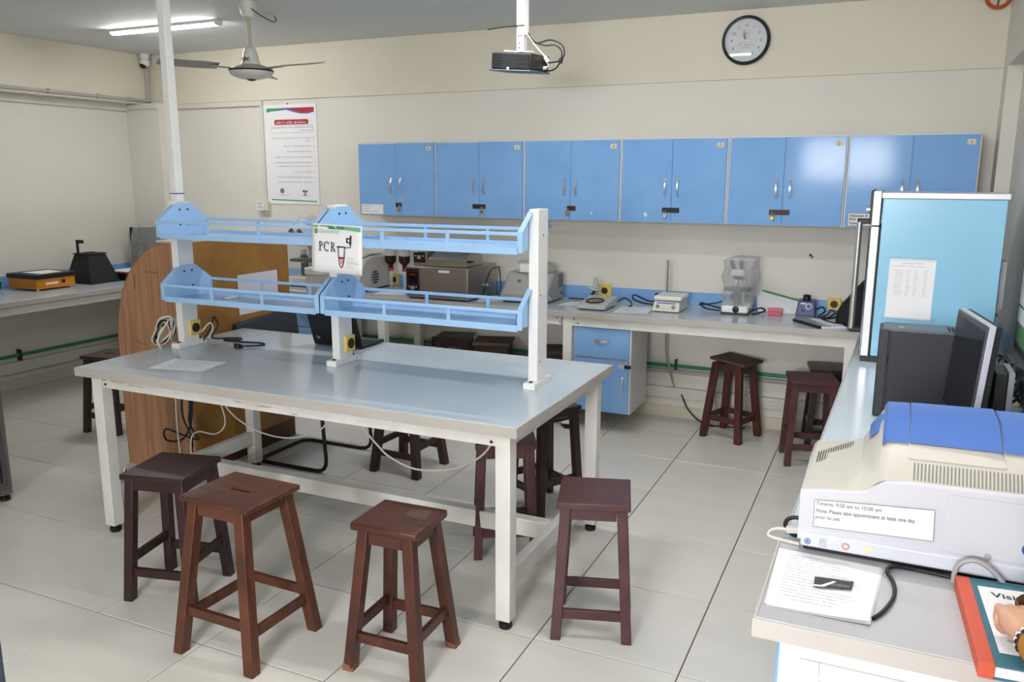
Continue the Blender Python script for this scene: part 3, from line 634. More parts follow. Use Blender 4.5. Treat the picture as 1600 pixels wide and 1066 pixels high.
def drawer_unit(label, x0, x1, z0, zd, yb=.22):
    y = BY+.055
    t = thing('drawer_unit', label, 'cabinet', ((x0+x1)/2, 0, z0))
    MB().box(x0, x1, y+.016, yb, z0, .79).build('carcass', M_CABW, t, bevel=.002)
    d = MB().box(x0+.012, x1-.014, y-.002, y+.016, zd+.008, .782).build('drawer', M_BLUE, t, bevel=.002)
    xm = (x0+x1)/2
    pts = [(xm-.06, y-.002, .69), (xm-.055, y-.006, .69)] + [(xm-.052+.104*i/8, y-.008-.016*math.sin(PI*i/8), .69) for i in range(9)] + [(xm+.055, y-.006, .69), (xm+.06, y-.002, .69)]
    MB().loft([[(p[0], p[1]+.0015, p[2]-.009), (p[0], p[1]+.0015, p[2]+.009), (p[0], p[1]-.0015, p[2]+.009), (p[0], p[1]-.0015, p[2]-.009)] for p in pts]).build('handle', M_CHROME, d, angle=30)
    dr = MB().box(x0+.012, x1-.014, y-.002, y+.016, z0+.006, zd-.006).build('door', M_BLUE, t, bevel=.002)
    handle(dr, x1-.055, y-.002, .30, .44)
    tg = MB().box(x1-.085, x1-.045, y-.004, y-.0025, .500, .530).build('number_tag', MATS['cream tag'], t)
    text('numeral', '5', .026, frame((x1-.066, y-.0045, .506), (1, 0, 0), (0, 0, 1)), M_INK, tg, align='CENTER', w=True)
    MB().box(x1-.044, x1+.006, y-.012, y-.003, .505, .528).build('hasp', M_BLACK, t, bevel=.003)
    rn = random.Random(11); mb = MB()
    for k in range(46):
        x, z, ll, a = rn.uniform(x0+.04, x1-.06), rn.choice((rn.uniform(z0+.02, zd-.1), rn.uniform(z0+.02, z0+.14))), rn.uniform(.008, .04), rn.uniform(-.6, .9)
        dx, dz = ll*math.cos(a), -ll*math.sin(a)
        mb.quad((x, y-.0026, z), (x+dx, y-.0026, z+dz), (x+dx, y-.0026, z+dz+.002), (x, y-.0026, z+.002))
    mb.build('scuff_marks', mat('dark scuff', (70, 84, 110), .8), dr, fix=False)
    return t
drawer_unit('blue drawer and door unit with scuffed door under the back bench', -.268, .172, .155, .56)
drawer_unit('blue drawer unit under the back bench behind the chair and partition', -2.90, -2.44, .155, .585)
t = thing('left_bench', 'long white framed bench with grey top along the left wall', 'bench', (-4.75, -2.5, 0))
LBX = -4.324
bench_part(t, 'worktop', M_LAM, XL+.001, LBX-.006, -6.2, BY+.004, BZ-.035, BZ)
bench_part(t, 'edge_band', M_EDGE, LBX-.0055, LBX, -6.2, BY-.001, BZ-.042, BZ-.001)
bench_part(t, 'apron', M_WHITEWORN, LBX-.055, LBX-.03, -6.2, BY-.02, BZ-.11, BZ-.042)
for y in (-6.1, -4.2, -.36):
    l = bench_part(t, 'leg', M_WHITEWORN, LBX-.09, LBX-.025, y-.033, y+.033, .04, BZ-.042)
    MB().lathe([(.016, .042), (.016, .03), (.026, .022), (.026, 0)], (LBX-.057, y, 0), 14).build('rubber_foot', M_RUBBER, l)
sp = thing('splash_board', 'sky blue splash board along the left wall bench', 'splash board', (XL, -1, BZ))
MB().box(XL+.0005, XL+.012, -6.2, .23, BZ+.0005, 1.0).build('board', M_BLUE, sp, bevel=.001)
# right bench, very slightly out of square with the wall
t = thing('right_bench', 'pale blue topped white bench along the right wall', 'bench', (2.0, -2.2, 0))
RB = [(1.588, -4.095), (2.425, -4.095), (2.425, BY-.005), (1.672, BY-.005)]
def ring(inset, z): return [(RB[0][0]+inset, RB[0][1]+inset, z), (RB[1][0], RB[1][1]+inset, z), (RB[2][0], RB[2][1], z), (RB[3][0]+inset, RB[3][1], z)]
MB().hexa(ring(.006, BZ-.035), ring(.006, BZ)).build('worktop', M_LAMR, t, bevel=.002)
MB().hexa([(RB[0][0], RB[0][1], BZ-.045), (RB[0][0]+.0055, RB[0][1]+.0055, BZ-.045), (RB[3][0]+.0055, RB[3][1], BZ-.045), (RB[3][0], RB[3][1], BZ-.045)], [(RB[0][0], RB[0][1], BZ-.001), (RB[0][0]+.0055, RB[0][1]+.0055, BZ-.001), (RB[3][0]+.0055, RB[3][1], BZ-.001), (RB[3][0], RB[3][1], BZ-.001)]).build('edge_band', M_EDGEP, t)
MB().hexa([(RB[0][0], RB[0][1], BZ-.045), (RB[1][0], RB[1][1], BZ-.045), (RB[1][0], RB[1][1]+.0055, BZ-.045), (RB[0][0]+.0055, RB[0][1]+.0055, BZ-.045)], [(RB[0][0], RB[0][1], BZ-.001), (RB[1][0], RB[1][1], BZ-.001), (RB[1][0], RB[1][1]+.0055, BZ-.001), (RB[0][0]+.0055, RB[0][1]+.0055, BZ-.001)]).build('edge_band', M_EDGEP, t)
bench_part(t, 'front_section', mat('grey laminate', (186, 186, 190), .2), 1.596, 2.425, -4.088, -3.66, BZ-.002, BZ+.0006, bevel=.0002)
bench_part(t, 'front_lip', M_EDGEP, 1.589, 1.5965, -4.088, -3.66, BZ-.004, BZ+.003, bevel=.001)
bench_part(t, 'apron', M_WHITEWORN, 1.70, 1.725, -4.0, BY-.02, BZ-.11, BZ-.046)
for y in (-2.3, -.45): 
    l = bench_part(t, 'leg', M_WHITEWORN, 1.70, 1.765, y-.033, y+.033, .0, BZ-.11)
t = thing('bench_cabinet', 'white end panelled base cabinet with blue doors under the right bench front', 'cabinet', (2.02, -3.5, 0))
bench_part(t, 'carcass', M_WHITE, 1.652, 2.42, -4.03, -2.9, .10, BZ-.046)
pn = bench_part(t, 'end_panel', M_WHITE, 1.645, 2.42, -4.044, -4.0305, .10, BZ-.048)
for b in ((1.73, 2.36, -4.052, -4.044, .76, .80), (1.69, 1.735, -4.052, -4.044, .14, .80), (2.34, 2.38, -4.052, -4.044, .14, .80), (1.73, 2.36, -4.052, -4.044, .14, .18)): bench_part(pn, 'panel_moulding', M_WHITE, *b)
bench_part(t, 'plinth', M_DKMETAL, 1.70, 2.42, -3.98, -2.95, 0, .10)
for a, b in ((-3.99, -3.47), (-3.46, -2.93)):
    d = bench_part(t, 'door', M_BLUEC, 1.634, 1.651, a, b, .12, BZ-.06)
sp = thing('splash_board', 'sky blue splash board along the right wall bench', 'splash board', (XR2, -2, BZ))
MB().box(XR2-.0145, XR2-.0005, -4.09, .16, BZ+.0005, 1.0).build('board', M_BLUE, sp, bevel=.001)
# ================================================================== ceiling: tube lights, fan, projector; clock
M_TUBE = bpy.data.materials.new('lit tube diffuser'); M_TUBE.use_nodes = True
_b = M_TUBE.node_tree.nodes['Principled BSDF']; _b.inputs['Base Color'].default_value = (.9, .93, 1, 1); _b.inputs['Emission Color'].default_value = (1, .975, .955, 1); _b.inputs['Emission Strength'].default_value = TUBE_EMIT
def tube_light(label, x0, x1, y):
    t = thing('tube_light', label, 'lamp', ((x0+x1)/2, y, ZC), group='ceiling tube lights')
    MB().box(x0, x1, y-.035, y+.035, ZC-.022, ZC).build('housing', M_WHITE, t, bevel=.003)
    pr = [(y-.034, ZC-.018)] + [(y-.034*math.cos(a), ZC-.018-.022*math.sin(a)) for a in [PI*i/8 for i in range(1, 8)]] + [(y+.034, ZC-.018)]
    MB().prism(pr, 'X', x0+.03, x1-.03).build('diffuser', M_TUBE, t, angle=50)
    for a, b in ((x0, x0+.03), (x1-.03, x1)): MB().prism(pr, 'X', a, b).build('end_cap', M_WHITE, t, angle=50)
tube_light('lit white tube light on the ceiling near the far left corner', -4.085, -2.935, -.78)
tube_light('lit white tube light on the ceiling above the table right end', -.68, .50, -1.68)
tube_light('added unseen tube light on the ceiling brightening the right bench', .95, 2.1, -3.1)  # unseen tube, added to brighten the right bench and the floor beside it
tube_light('lit white tube light on the ceiling behind the camera', .1, 1.3, -5.6)
# fan
FX, FY = -2.255, -1.24
M_FANW = mat('fan enamel', (216, 214, 206), .3, var=.04, scale=20)
M_FANB = mat('fan blade grey', (150, 150, 146), .4)
t = thing('ceiling_fan', 'white three blade ceiling fan hanging over the table left end', 'fan', (FX, FY, ZC))
MB().lathe([(.030, .0), (.056, -.005), (.058, -.04), (.048, -.075), (.034, -.105), (.02, -.11)], (FX, FY, ZC), 24).build('canopy', M_FANW, t)
MB().cyl((FX, FY, ZC-.11), (FX, FY, 2.70), .013, 12).build('down_rod', mat('dirty cream paint', (190, 180, 156), .5), t)
MB().lathe([(.018, 2.715), (.035, 2.705), (.048, 2.67), (.058, 2.62), (.068, 2.60), (.068, 2.592)], (FX, FY, 0), 24).build('upper_cup', M_FANW, t)
mo = MB().lathe([(.06, 2.60), (.10, 2.588), (.138, 2.572), (.148, 2.560)], (FX, FY, 0), 32).build('motor_top', mat('fan motor beige', (168, 158, 138), .35), t)
MB().lathe([(.148, 2.562), (.151, 2.557), (.148, 2.552)], (FX, FY, 0), 32).build('motor_band', M_DKMETAL, t)
MB().lathe([(.148, 2.553), (.140, 2.535), (.115, 2.518), (.07, 2.506), (.03, 2.502)], (FX, FY, 0), 32).build('motor_bottom', M_FANW, t)
MB().lathe([(.036, 2.505), (.03, 2.498), (.012, 2.492)], (FX, FY, 0), 20).build('bottom_cap', M_DKMETAL, t)
Mf = frame((FX-.025, FY-.0645, 2.63), (1, 0, 0), (0, .2, 1)); text('maker_mark', 'GFC', .03, frame((FX+.012, FY-.0655, 2.618), (.93, .25, 0), (0, .25, 1)), mat('maroon print', (130, 40, 50), .6), t, align='CENTER', w=True, bold=.0015)
for ang in (-2, -122, 118):
    a = R_(ang); c, s = math.cos(a), math.sin(a)
    def Q(r, off, z): return (FX+c*r-s*off, FY+s*r+c*off, z)
    MB().hexa([Q(.13, -.03, 2.566), Q(.26, -.028, 2.572), Q(.26, .028, 2.572), Q(.13, .03, 2.566)], [Q(.13, -.03, 2.570), Q(.26, -.028, 2.576), Q(.26, .028, 2.576), Q(.13, .03, 2.570)]).build('blade_arm', M_FANB, t)
    top = []; bot = []
    prof = [(.22, .055), (.32, .066), (.48, .064), (.57, .058), (.60, .040)]
    outl = [(r, -w) for r, w in prof] + [(r, w) for r, w in reversed(prof)]
    for r, o_ in outl:
        z = 2.577 + o_*.22; top.append(Q(r, o_, z+.0015)); bot.append(Q(r, o_, z-.0015))
    MB().hexa(bot, top).build('blade', M_FANB, t)
cable('fan_wire', [(FX+.045, FY-.02, ZC-.055), (FX+.08, FY+.03, ZC-.095), (FX+.02, FY+.22, ZC-.10), (FX-.08, FY+.36, ZC-.07), (FX-.12, FY+.43, ZC-.045), (FX-.17, FY+.47, ZC-.012)], .004, M_CABLEK, t)
MB().lathe([(.05, 0), (.05, -.006), (.02, -.012)], (FX-.17, FY+.47, ZC), 16).build('ceiling_plate', M_TRUNK, t)
# projector on a ceiling channel
t = thing('projector', 'black ceiling projector hung on a white channel with trailing cables', 'projector', (-.25, -1.2, ZC))
ch = MB().box(-.268, -.218, -1.262, -1.215, 2.66, ZC).build('channel', M_WHITE, t, bevel=.003)
MB().box(-.218, -.214, -1.268, -1.21, 2.66, ZC).build('channel_lip', M_WHITE, ch)
br = MB().box(-.266, -.222, -1.268, -1.213, 2.565, 2.668).build('bracket', mat('white bracket', (206, 206, 210), .35), t, bevel=.002)
mb = MB()
for x, z in ((-.252, 2.655), (-.236, 2.655), (-.248, 2.615), (-.250, 2.59)): mb.lathe([(.005, 0), (.004, .002), (0, .003)], (x, -1.268, z), 8, Matrix.Rotation(PI/2, 4, 'X'))
mb.build('screw', M_DKMETAL, br)
for p0, p1 in (((-.245, -1.24, 2.568), (-.33, -1.30, 2.573)), ((-.245, -1.24, 2.568), (-.16, -1.28, 2.562)), ((-.245, -1.24, 2.568), (-.23, -1.12, 2.566))):
    MB().beam(p0, p1, .018, .006).build('mount_arm', M_WHITE, t)
tilt = Matrix.Translation((-.262, -1.225, 2.51)) @ Matrix.Rotation(R_(4.5), 4, 'Y') @ Matrix.Rotation(R_(3), 4, 'X') @ Matrix.Rotation(R_(-4), 4, 'Z')
def PB(name, m, x0, x1, y0, y1, z0, z1, par=None, bevel=.004): return MB().box(x0, x1, y0, y1, z0, z1, tilt).build(name, m, par or t, bevel=bevel)
M_PROJ = mat('projector black', (34, 34, 36), .42); M_PROJ2 = mat('projector underside', (92, 100, 112), .5)
PB('case', M_PROJ, -.128, .128, -.112, .125, -.042, .05, bevel=.008)
PB('underside', M_PROJ2, -.135, .135, -.125, .13, -.052, -.042, bevel=.004)
for k in range(10): PB('vent_slat', mat('slat grey', (62, 63, 66), .4), -.125, .118, -.121, -.11, -.034+k*.0082, -.0305+k*.0082, bevel=.0008)
PB('vent_back', mat('vent grey', (62, 66, 72), .4), -.06, .02, -.1135, -.1115, -.03, .035, bevel=0)
PB('connector_panel', M_BLACK, .118, .130, -.06, .11, -.03, .02)
MB().lathe([(.0, 0), (.008, .001), (.008, .006), (0, .008)], tilt @ Vector((-.012, -.119, -.036)), 12, Matrix.Rotation(PI/2, 4, 'X')).build('indicator', M_WHITE, t)
cable('cable', [(-.222, -1.22, 2.69), (-.20, -1.2, 2.645), (-.16, -1.2, 2.62), (-.08, -1.2, 2.632), (-.01, -1.2, 2.60), (.005, -1.2, 2.55), (-.02, -1.2, 2.51), (-.05, -1.19, 2.475), (-.10, -1.17, 2.465), (-.135, -1.17, 2.472)], .0045, M_CABLEK, t)
cable('cable', [(-.222, -1.22, 2.68), (-.19, -1.2, 2.632), (-.12, -1.2, 2.605), (-.05, -1.2, 2.60), (-.012, -1.2, 2.565), (-.018, -1.2, 2.52), (-.06, -1.19, 2.51), (-.13, -1.17, 2.51)], .0045, M_CABLEK, t)
MB().cyl((-.012, -1.2, 2.528), (-.022, -1.2, 2.50), .012, 12).build('ferrite', M_CABLEK, t)
cable('white_cable', [(-.222, -1.22, 2.675), (-.18, -1.2, 2.61), (-.13, -1.19, 2.555), (-.105, -1.19, 2.52), (-.105, -1.18, 2.49), (-.13, -1.18, 2.48)], .0045, M_CABLEW, t)
MB().cyl((-.118, -1.19, 2.542), (-.10, -1.19, 2.512), .012, 12).build('plug', M_CABLEW, t)
MB().cyl((-.115, -1.18, 2.482), (-.15, -1.18, 2.478), .010, 12).build('plug', M_CABLEW, t)
cable('cable_tie', [(-.215, -1.269, 2.712), (-.27, -1.27, 2.711), (-.36, -1.265, 2.710), (-.46, -1.25, 2.705)], .003, M_CABLEK, t)
# wall clock
CC = Vector((.758, W-.016, 2.80))
t = thing('wall_clock', 'round white wall clock with dark green rim above the cabinets', 'clock', (CC.x, W-.014, CC.z))
RX = Matrix.Rotation(PI/2, 4, 'X')
MB().lathe([(.165, -.001), (.167, .02), (.163, .034), (.155, .040), (.146, .037), (.143, .026)], CC, 48, RX, cap=False).build('rim', mat('dark green rim', (24, 40, 42), .3), t, angle=50)
fc = MB().lathe([(.15, 0), (.15, .014)], CC, 48, RX).build('dial', mat('dial white', (222, 224, 228), .5), t)
Mc = frame(CC+Vector((0, -.0145, 0)), (1, 0, 0), (0, 0, 1))
for n in range(1, 13):
    a = PI/2-n*PI/6
    text('numeral', str(n), .030, Mc @ Matrix.Translation((.100*math.cos(a), .100*math.sin(a)-.0105, 0)), M_INK, fc, align='CENTER', w=True)
mb = MB()
for k in range(60):
    a = k*PI/30; r0, r1 = .122, .126+.003*(k % 5 == 0)
    d = Vector((math.cos(a), math.sin(a), 0)); e = Vector((-d.y, d.x, 0))*.0008
    mb.quad(*[Mc @ q for q in (d*r0-e, d*r1-e, d*r1+e, d*r0+e)])
mb.build('minute_marks', M_GREYINK, fc, fix=False)
text('dial_lettering', 'ARID AGRICULTURE', .0125, Mc @ Matrix.Translation((0, -.034, 0)), M_GREYINK, fc, align='CENTER', w=True)
text('dial_lettering', 'UNIVERSITY', .0125, Mc @ Matrix.Translation((0, -.052, 0)), M_GREYINK, fc, align='CENTER', w=True)
mb = MB()
for k in range(24):
    a0, a1 = 2*PI*k/24, 2*PI*(k+1)/24
    mb.quad(*[Mc @ Vector((r*math.cos(a), .046+r*math.sin(a), .0002)) for r, a in ((.025, a0), (.025, a1), (.022, a1), (.022, a0))])
mb.build('crest', M_GREYINK, fc, fix=False)
MB().lathe([(.010, 0), (.010, .0005)], CC+Vector((0, -.0148, .046)), 16, RX).build('crest_centre', mat('crest olive', (176, 180, 130), .7), fc)
def hand(name, ang, l, w, m, z, back=.0):
    d = Vector((math.cos(ang), math.sin(ang), 0)); e = Vector((-d.y, d.x, 0))*w
    MB().add([Mc @ (q+Vector((0, 0, z))) for q in (d*-back-e, d*l*.5-e*1.4, d*l, d*l*.5+e*1.4, d*-back+e)], [(0, 1, 2, 3, 4)]).build(name, m, t, fix=False)
hand('hour_hand', PI/2+R_(28), .058, .0028, mat('navy hand', (40, 40, 90), .4), .004, .008)
hand('minute_hand', PI/2+R_(14), .085, .0022, MATS['navy hand'], .006, .008)
hand('second_hand', PI+R_(30), .065, .0007, mat('red hand', (150, 60, 50), .4), .008, .025)
MB().lathe([(.006, .0), (.006, .012), (0, .013)], CC+Vector((0, -.014, 0)), 12, RX).build('hub', M_CHROME, t)
M_GLASS = mat('clock glass', (225, 228, 230), .01, alpha=.10, spec=1.0)
MB().lathe([(.146, 0), (.146, .0015)], CC+Vector((0, -.031, 0)), 40, RX).build('cover_glass', M_GLASS, t)
# ================================================================== wooden booth partition, chair, laptop, table top things
DX0, DX1, DY0, DY1, DH = -2.65, -2.055, -2.165, -1.20, 1.462
t = thing('desk_partition', 'wooden desk partition with curved veneer end and plywood side by the table', 'partition', (-2.35, -1.7, 0))
arc = [(DX0+.0, .80)] + [(DX0+.50-.50*math.cos(a), .80+(DH-.80)*math.sin(a)) for a in [PI/2*i/14 for i in range(1, 15)]]
MB().prism([(DX0, 0), (DX1, 0), (DX1, DH)] + list(reversed(arc)), 'Y', DY0, DY0+.018).build('end_panel', M_WOODV, t, bevel=.001)
ed = []
outl = [(DX0, 0)] + arc + [(DX1, DH)]
mb = MB()
for (xa, za), (xb, zb) in zip(outl[:-1], outl[1:]): mb.add([(xa, DY0-.0005, za), (xb, DY0-.0005, zb), (xb, DY0+.019, zb), (xa, DY0+.019, za), (xa+.004, DY0-.0005, za-.004), (xb+.004, DY0-.0005, zb-.004)], [(0, 1, 2, 3), (0, 4, 5, 1)])
mb.build('edge_strip', mat('brown edge strip', (140, 104, 52), .5), t, fix=False)
MB().box(DX1-.016, DX1, DY0+.018, DY1, .13, DH).build('side_panel', M_PLYT, t, bevel=.001)
MB().box(DX1-.014, DX1-.002, DY0+.02, DY1-.01, 0, .13).build('kick_board', mat('dark red brown board', (92, 54, 34), .5), t)
MB().box(DX0, DX1-.016, DY1-.018, DY1, 0, DH).build('end_panel', M_WOODV, t, bevel=.001)
MB().box(DX0+.1, DX1-.016, DY0+.018, DY1-.018, .72, .745).build('desk_top', mat('white laminate', (220, 216, 206), .4), t)
MB().box(DX0+.40, DX1-.001, DY0-.004, DY1+.004, DH, DH+.012).build('top_board', mat('pale top board', (206, 194, 172), .5), t, bevel=.002)
mb = MB(); rn = random.Random(8); words(mb, frame((DX0+.29, DY0-.0008, 1.27), (1, 0, 0), (0, 0, 1)), 0, .13, 0, .022, rn); words(mb, frame((DX0+.15, DY0-.0008, .83), (1, 0, -.25), (0, 0, 1)), 0, .10, 0, .018, rn)
mb.quad(*[(DX0+.185+a, DY0-.0008, 1.16+b) for a, b in ((0, 0), (.006, 0), (.010, .09), (.002, .1))]); mb.build('pencil_marks', mat('faint pencil', (110, 74, 54), .8), t)
o = tag(MB().box(DX1+.0006, DX1+.0016, -1.71, -1.325, .96, 1.222).build('paper_sheet', mat('lavender white paper', (214, 214, 226), .75)), 'large white paper sheet stuck to the plywood side of the partition', 'paper')
# cantilever chair
t = thing('cantilever_chair', 'black cantilever chair behind the table beside the plywood partition', 'chair', (-1.68, -1.55, 0))
r = .0125; zf = r
def fil(p, q, s, k=4, d=.09):
    p, q, s = Vector(p), Vector(q), Vector(s); a = q+(p-q).normalized()*d; b = q+(s-q).normalized()*d
    return [a*(1-u)**2+q*2*u*(1-u)+b*u*u for u in [i/k for i in range(k+1)]]
cy0, cy1 = -1.80, -1.30
P_ = [(-1.93, cy0, .47), (-1.36, cy0, .47), (-1.33, cy0, zf), (-1.90, cy0, zf), (-1.90, cy1, zf), (-1.33, cy1, zf), (-1.36, cy1, .47), (-1.93, cy1, .47)]
path = [Vector(P_[0])]
for i in range(1, 7): path += fil(P_[i-1], P_[i], P_[i+1])
path.append(Vector(P_[7])); MB().tube(path, r, 10).build('frame', mat('black powder coat', (16, 16, 18), .35), t, angle=80)
M_LEATH = mat('charcoal upholstery', (46, 48, 54), .55, var=.1, scale=30)
MB().box(-1.93, -1.40, cy0+.01, cy1-.01, .465, .515).build('seat', M_LEATH, t, bevel=.02, seg=3)
poly = [(-1.955, .50), (-1.905, .50), (-1.955, .90), (-1.965, .925), (-1.985, .935), (-2.005, .925), (-2.01, .90)]
bk = MB(); n = len(poly)
rings = [[(x+.0, y, z+(y-cy0)*.05) for x, z in poly] for y in (cy0-.04, cy0-.03, cy1+.03, cy1+.04)]
bk.loft(rings).build('backrest', M_LEATH, t, bevel=.012, seg=3)
for y in (cy0, cy1): MB().tube(fil((-1.80, y, .455), (-1.925, y, .455), (-1.975, y, .85), d=.07)+[Vector((-1.965, y, .80))], .011, 8).build('back_tube', MATS['black powder coat'], t, angle=80)
# laptop
t = thing('laptop', 'black open laptop turned away on the table behind the middle post', 'laptop', (-1.03, -1.92, TZ))
lx0, lx1 = -1.195, -.862
MB().box(lx0, lx1, -2.045, -1.818, TZ+.004, TZ+.020).build('base', M_BLACK, t, bevel=.004)
kb = MB()
for i in range(14):
    for j in range(5): kb.box(lx0+.02+i*.0212, lx0+.038+i*.0212, -1.995+j*.022, -1.977+j*.022, TZ+.020, TZ+.0225)
kb.build('keyboard', mat('laptop keys', (30, 30, 32), .5), t, kind='stuff')
lid = MB().hexa([(lx0, -2.050, TZ+.018), (lx1, -2.050, TZ+.018), (lx1, -2.036, TZ+.018), (lx0, -2.036, TZ+.018)], [(lx0, -2.118, TZ+.235), (lx1, -2.118, TZ+.235), (lx1, -2.109, TZ+.237), (lx0, -2.109, TZ+.237)]).build('lid', mat('laptop lid black', (14, 14, 17), .3), t, bevel=.004)
MB().hexa([(lx0+.012, -2.0362, TZ+.035), (lx1-.012, -2.0362, TZ+.035), (lx1-.012, -2.0355, TZ+.035), (lx0+.012, -2.0355, TZ+.035)], [(lx0+.012, -2.1072, TZ+.226), (lx1-.012, -2.1072, TZ+.226), (lx1-.012, -2.1065, TZ+.226), (lx0+.012, -2.1065, TZ+.226)]).build('screen', mat('dark screen', (8, 8, 10), .15), lid)
text('logo', 'hp', .026, frame((lx0+.034, -2.0640, TZ+.045), (1, 0, 0), (0, -.31, 1)) , mat('logo silver', (190, 190, 196), .3), lid, w=True, shear=.25)
# paper stack on the table
def sheet_stack(name, label, cat, pts, z, n=3, m=M_PAPER, text_lines=0, group=None, ink=M_GREYINK, jitter=.006, curl=0.0, seed=1):
    rn = random.Random(seed)
    c = Vector((sum(p[0] for p in pts)/4, sum(p[1] for p in pts)/4, 0))
    t = thing(name, label, cat, (c.x, c.y, z), group=group)
    for k in range(n):
        dx, dy = (rn.uniform(-jitter, jitter), rn.uniform(-jitter, jitter)) if k else (0, 0)
        z0 = z+.0006+(n-1-k)*.0009; q = [(p[0]+dx, p[1]+dy) for p in pts]
        mb = MB(); N_ = 6
        for i in range(N_):
            for j in range(N_):
                def S(a, b):
                    u, v = a/N_, b/N_
                    x = (q[0][0]*(1-u)+q[1][0]*u)*(1-v)+(q[3][0]*(1-u)+q[2][0]*u)*v; y = (q[0][1]*(1-u)+q[1][1]*u)*(1-v)+(q[3][1]*(1-u)+q[2][1]*u)*v
                    return (x, y, z0+curl*((1-k/(n+1))*(u*(1-v))**2*2+ (1-u)*v*.3))
                mb.quad(S(i, j), S(i+1, j), S(i+1, j+1), S(i, j+1))
        mb.build('sheet', m, t, fix=False, angle=80, merge=True)
    if text_lines:
        mb = MB(); a, b, d = Vector((*pts[0], 0)), Vector((*pts[1], 0)), Vector((*pts[3], 0))
        Mt = frame((a.x, a.y, z+.0012+n*.0009+curl*.15), b-a, d-a); ww, hh = (b-a).length, (d-a).length
        for k in range(text_lines): words(mb, Mt, ww*.1, ww*rn.uniform(.55, .92), hh*(.9-.82*k/text_lines), hh*.022, rn)
        mb.build('print', ink, t, fix=False)
    return t
sheet_stack('paper_stack', 'stapled white papers lying on the table front left', 'paper', [(-1.563, -2.905), (-1.269, -2.848), (-1.304, -2.632), (-1.62, -2.680)], TZ, 4, text_lines=10, jitter=.008)
# cable coil against the left post and a loose plug lead
t = thing('cable_coil', 'coiled black and white cables leaning on the left rack post', 'cable', (-1.9, -2.43, TZ))
rn = random.Random(21)
for k in range(9):
    m_ = M_CABLEW if k % 3 != 1 else M_CABLEK
    y = -2.47+k*.006; b = [(-1.875, y, 1.075), (-1.93, y-.01, 1.06), (-1.985, y-.015, .985), (-2.0+.01*(k % 3), y-.02, .925), (-1.975, y-.015, .909), (-1.91, y-.01, .925), (-1.872, y, .985), (-1.862, y, 1.05)]
    s = rn.uniform(.80, 1.0); c = Vector((-1.90, y, .98)); pts = [c+(Vector(p)-c)*s+Vector((rn.uniform(-.006, .006), rn.uniform(-.01, .01), rn.uniform(-.004, .006))) for p in b]
    pts = [Vector((min(p.x, -1.868), p.y, max(p.z, TZ+.008))) for p in pts]
    cable('loop', pts, .0058, m_, t, closed=True)
for k, pts in enumerate(([(-1.90, -2.49, 1.02), (-1.91, -2.51, .97), (-1.915, -2.515, .93), (-1.89, -2.52, .907)], [(-1.955, -2.49, .93), (-1.90, -2.50, .99), (-1.88, -2.49, 1.03), (-1.872, -2.46, 1.06)])): cable('strand', pts, .0058, M_CABLEW, t)
t = thing('power_lead', 'black power lead with plug lying behind the left rack post', 'cable', (-1.65, -2.2, TZ))
cable('lead', [(-1.80, -2.29, TZ+.02), (-1.775, -2.245, 1.0), (-1.765, -2.235, 1.05), (-1.75, -2.22, 1.0), (-1.77, -2.25, .93), (-1.72, -2.16, .915), (-1.66, -2.13, .912), (-1.66, -2.17, .91), (-1.73, -2.20, .909), (-1.60, -2.19, .907), (-1.47, -2.17, .907), (-1.43, -2.21, .907), (-1.475, -2.28, .910), (-1.505, -2.305, .912)], .0055, M_CABLEK, t)
MB().hexa([(-1.53, -2.335, TZ), (-1.50, -2.33, TZ), (-1.49, -2.30, TZ), (-1.525, -2.30, TZ)], [(-1.535, -2.335, TZ+.032), (-1.515, -2.33, TZ+.032), (-1.50, -2.30, TZ+.022), (-1.525, -2.30, TZ+.022)]).build('plug', M_BLACK, t, bevel=.004)
for dz in (.01, .022): MB().cyl((-1.535, -2.335, TZ+dz), (-1.565, -2.35, TZ+dz), .002, 6).build('pin', M_CHROME, t)
cable('white_lead', [(-1.80, -2.30, .97), (-1.77, -2.26, 1.02), (-1.762, -2.25, .98), (-1.78, -2.27, .93)], .005, M_CABLEW, t)
# cables under the table
t = thing('hanging_cable', 'white cable sagging below the table front', 'cable', (-.15, -2.6, .5))
cable('strand', [(-.55, -2.6, .795), (-.49, -2.6, .655), (-.40, -2.6, .565), (-.33, -2.6, .516), (-.19, -2.6, .478), (-.012, -2.6, .503), (.12, -2.62, .565), (.22, -2.65, .65), (.30, -2.7, .79)], .005, M_CABLEW, t)
t = thing('hanging_cable', 'thin cream cable sagging under the table left half', 'cable', (-1.1, -2.5, .5))
cable('strand', [(-1.55, -2.5, .80), (-1.45, -2.5, .603), (-1.277, -2.5, .509), (-1.082, -2.5, .485), (-.91, -2.5, .522), (-.783, -2.5, .602), (-.70, -2.5, .80)], .0042, M_CABLEW, t)
t = thing('hanging_cable', 'tangled black cable hanging under the table left end', 'cable', (-1.9, -2.3, .3))
cable('strand', [(-1.90, -2.3, .795), (-1.93, -2.3, .60), (-1.935, -2.3, .50), (-1.97, -2.28, .40), (-1.95, -2.27, .33), (-1.92, -2.27, .29), (-2.02, -2.28, .305), (-2.15, -2.30, .335), (-2.14, -2.31, .27), (-2.02, -2.31, .285), (-1.955, -2.30, .36), (-1.925, -2.30, .46), (-1.91, -2.30, .60), (-1.88, -2.3, .795)], .0062, M_CABLEK, t)
cable('strand', [(-1.92, -2.32, .795), (-1.965, -2.32, .62), (-1.98, -2.32, .45), (-1.93, -2.31, .31), (-1.94, -2.31, .20), (-1.95, -2.31, .02)], .0062, M_CABLEK, t)
cable('white_strand', [(-2.0, -2.33, .795), (-2.02, -2.33, .40), (-2.0, -2.33, .02)], .0045, M_CABLEW, t)
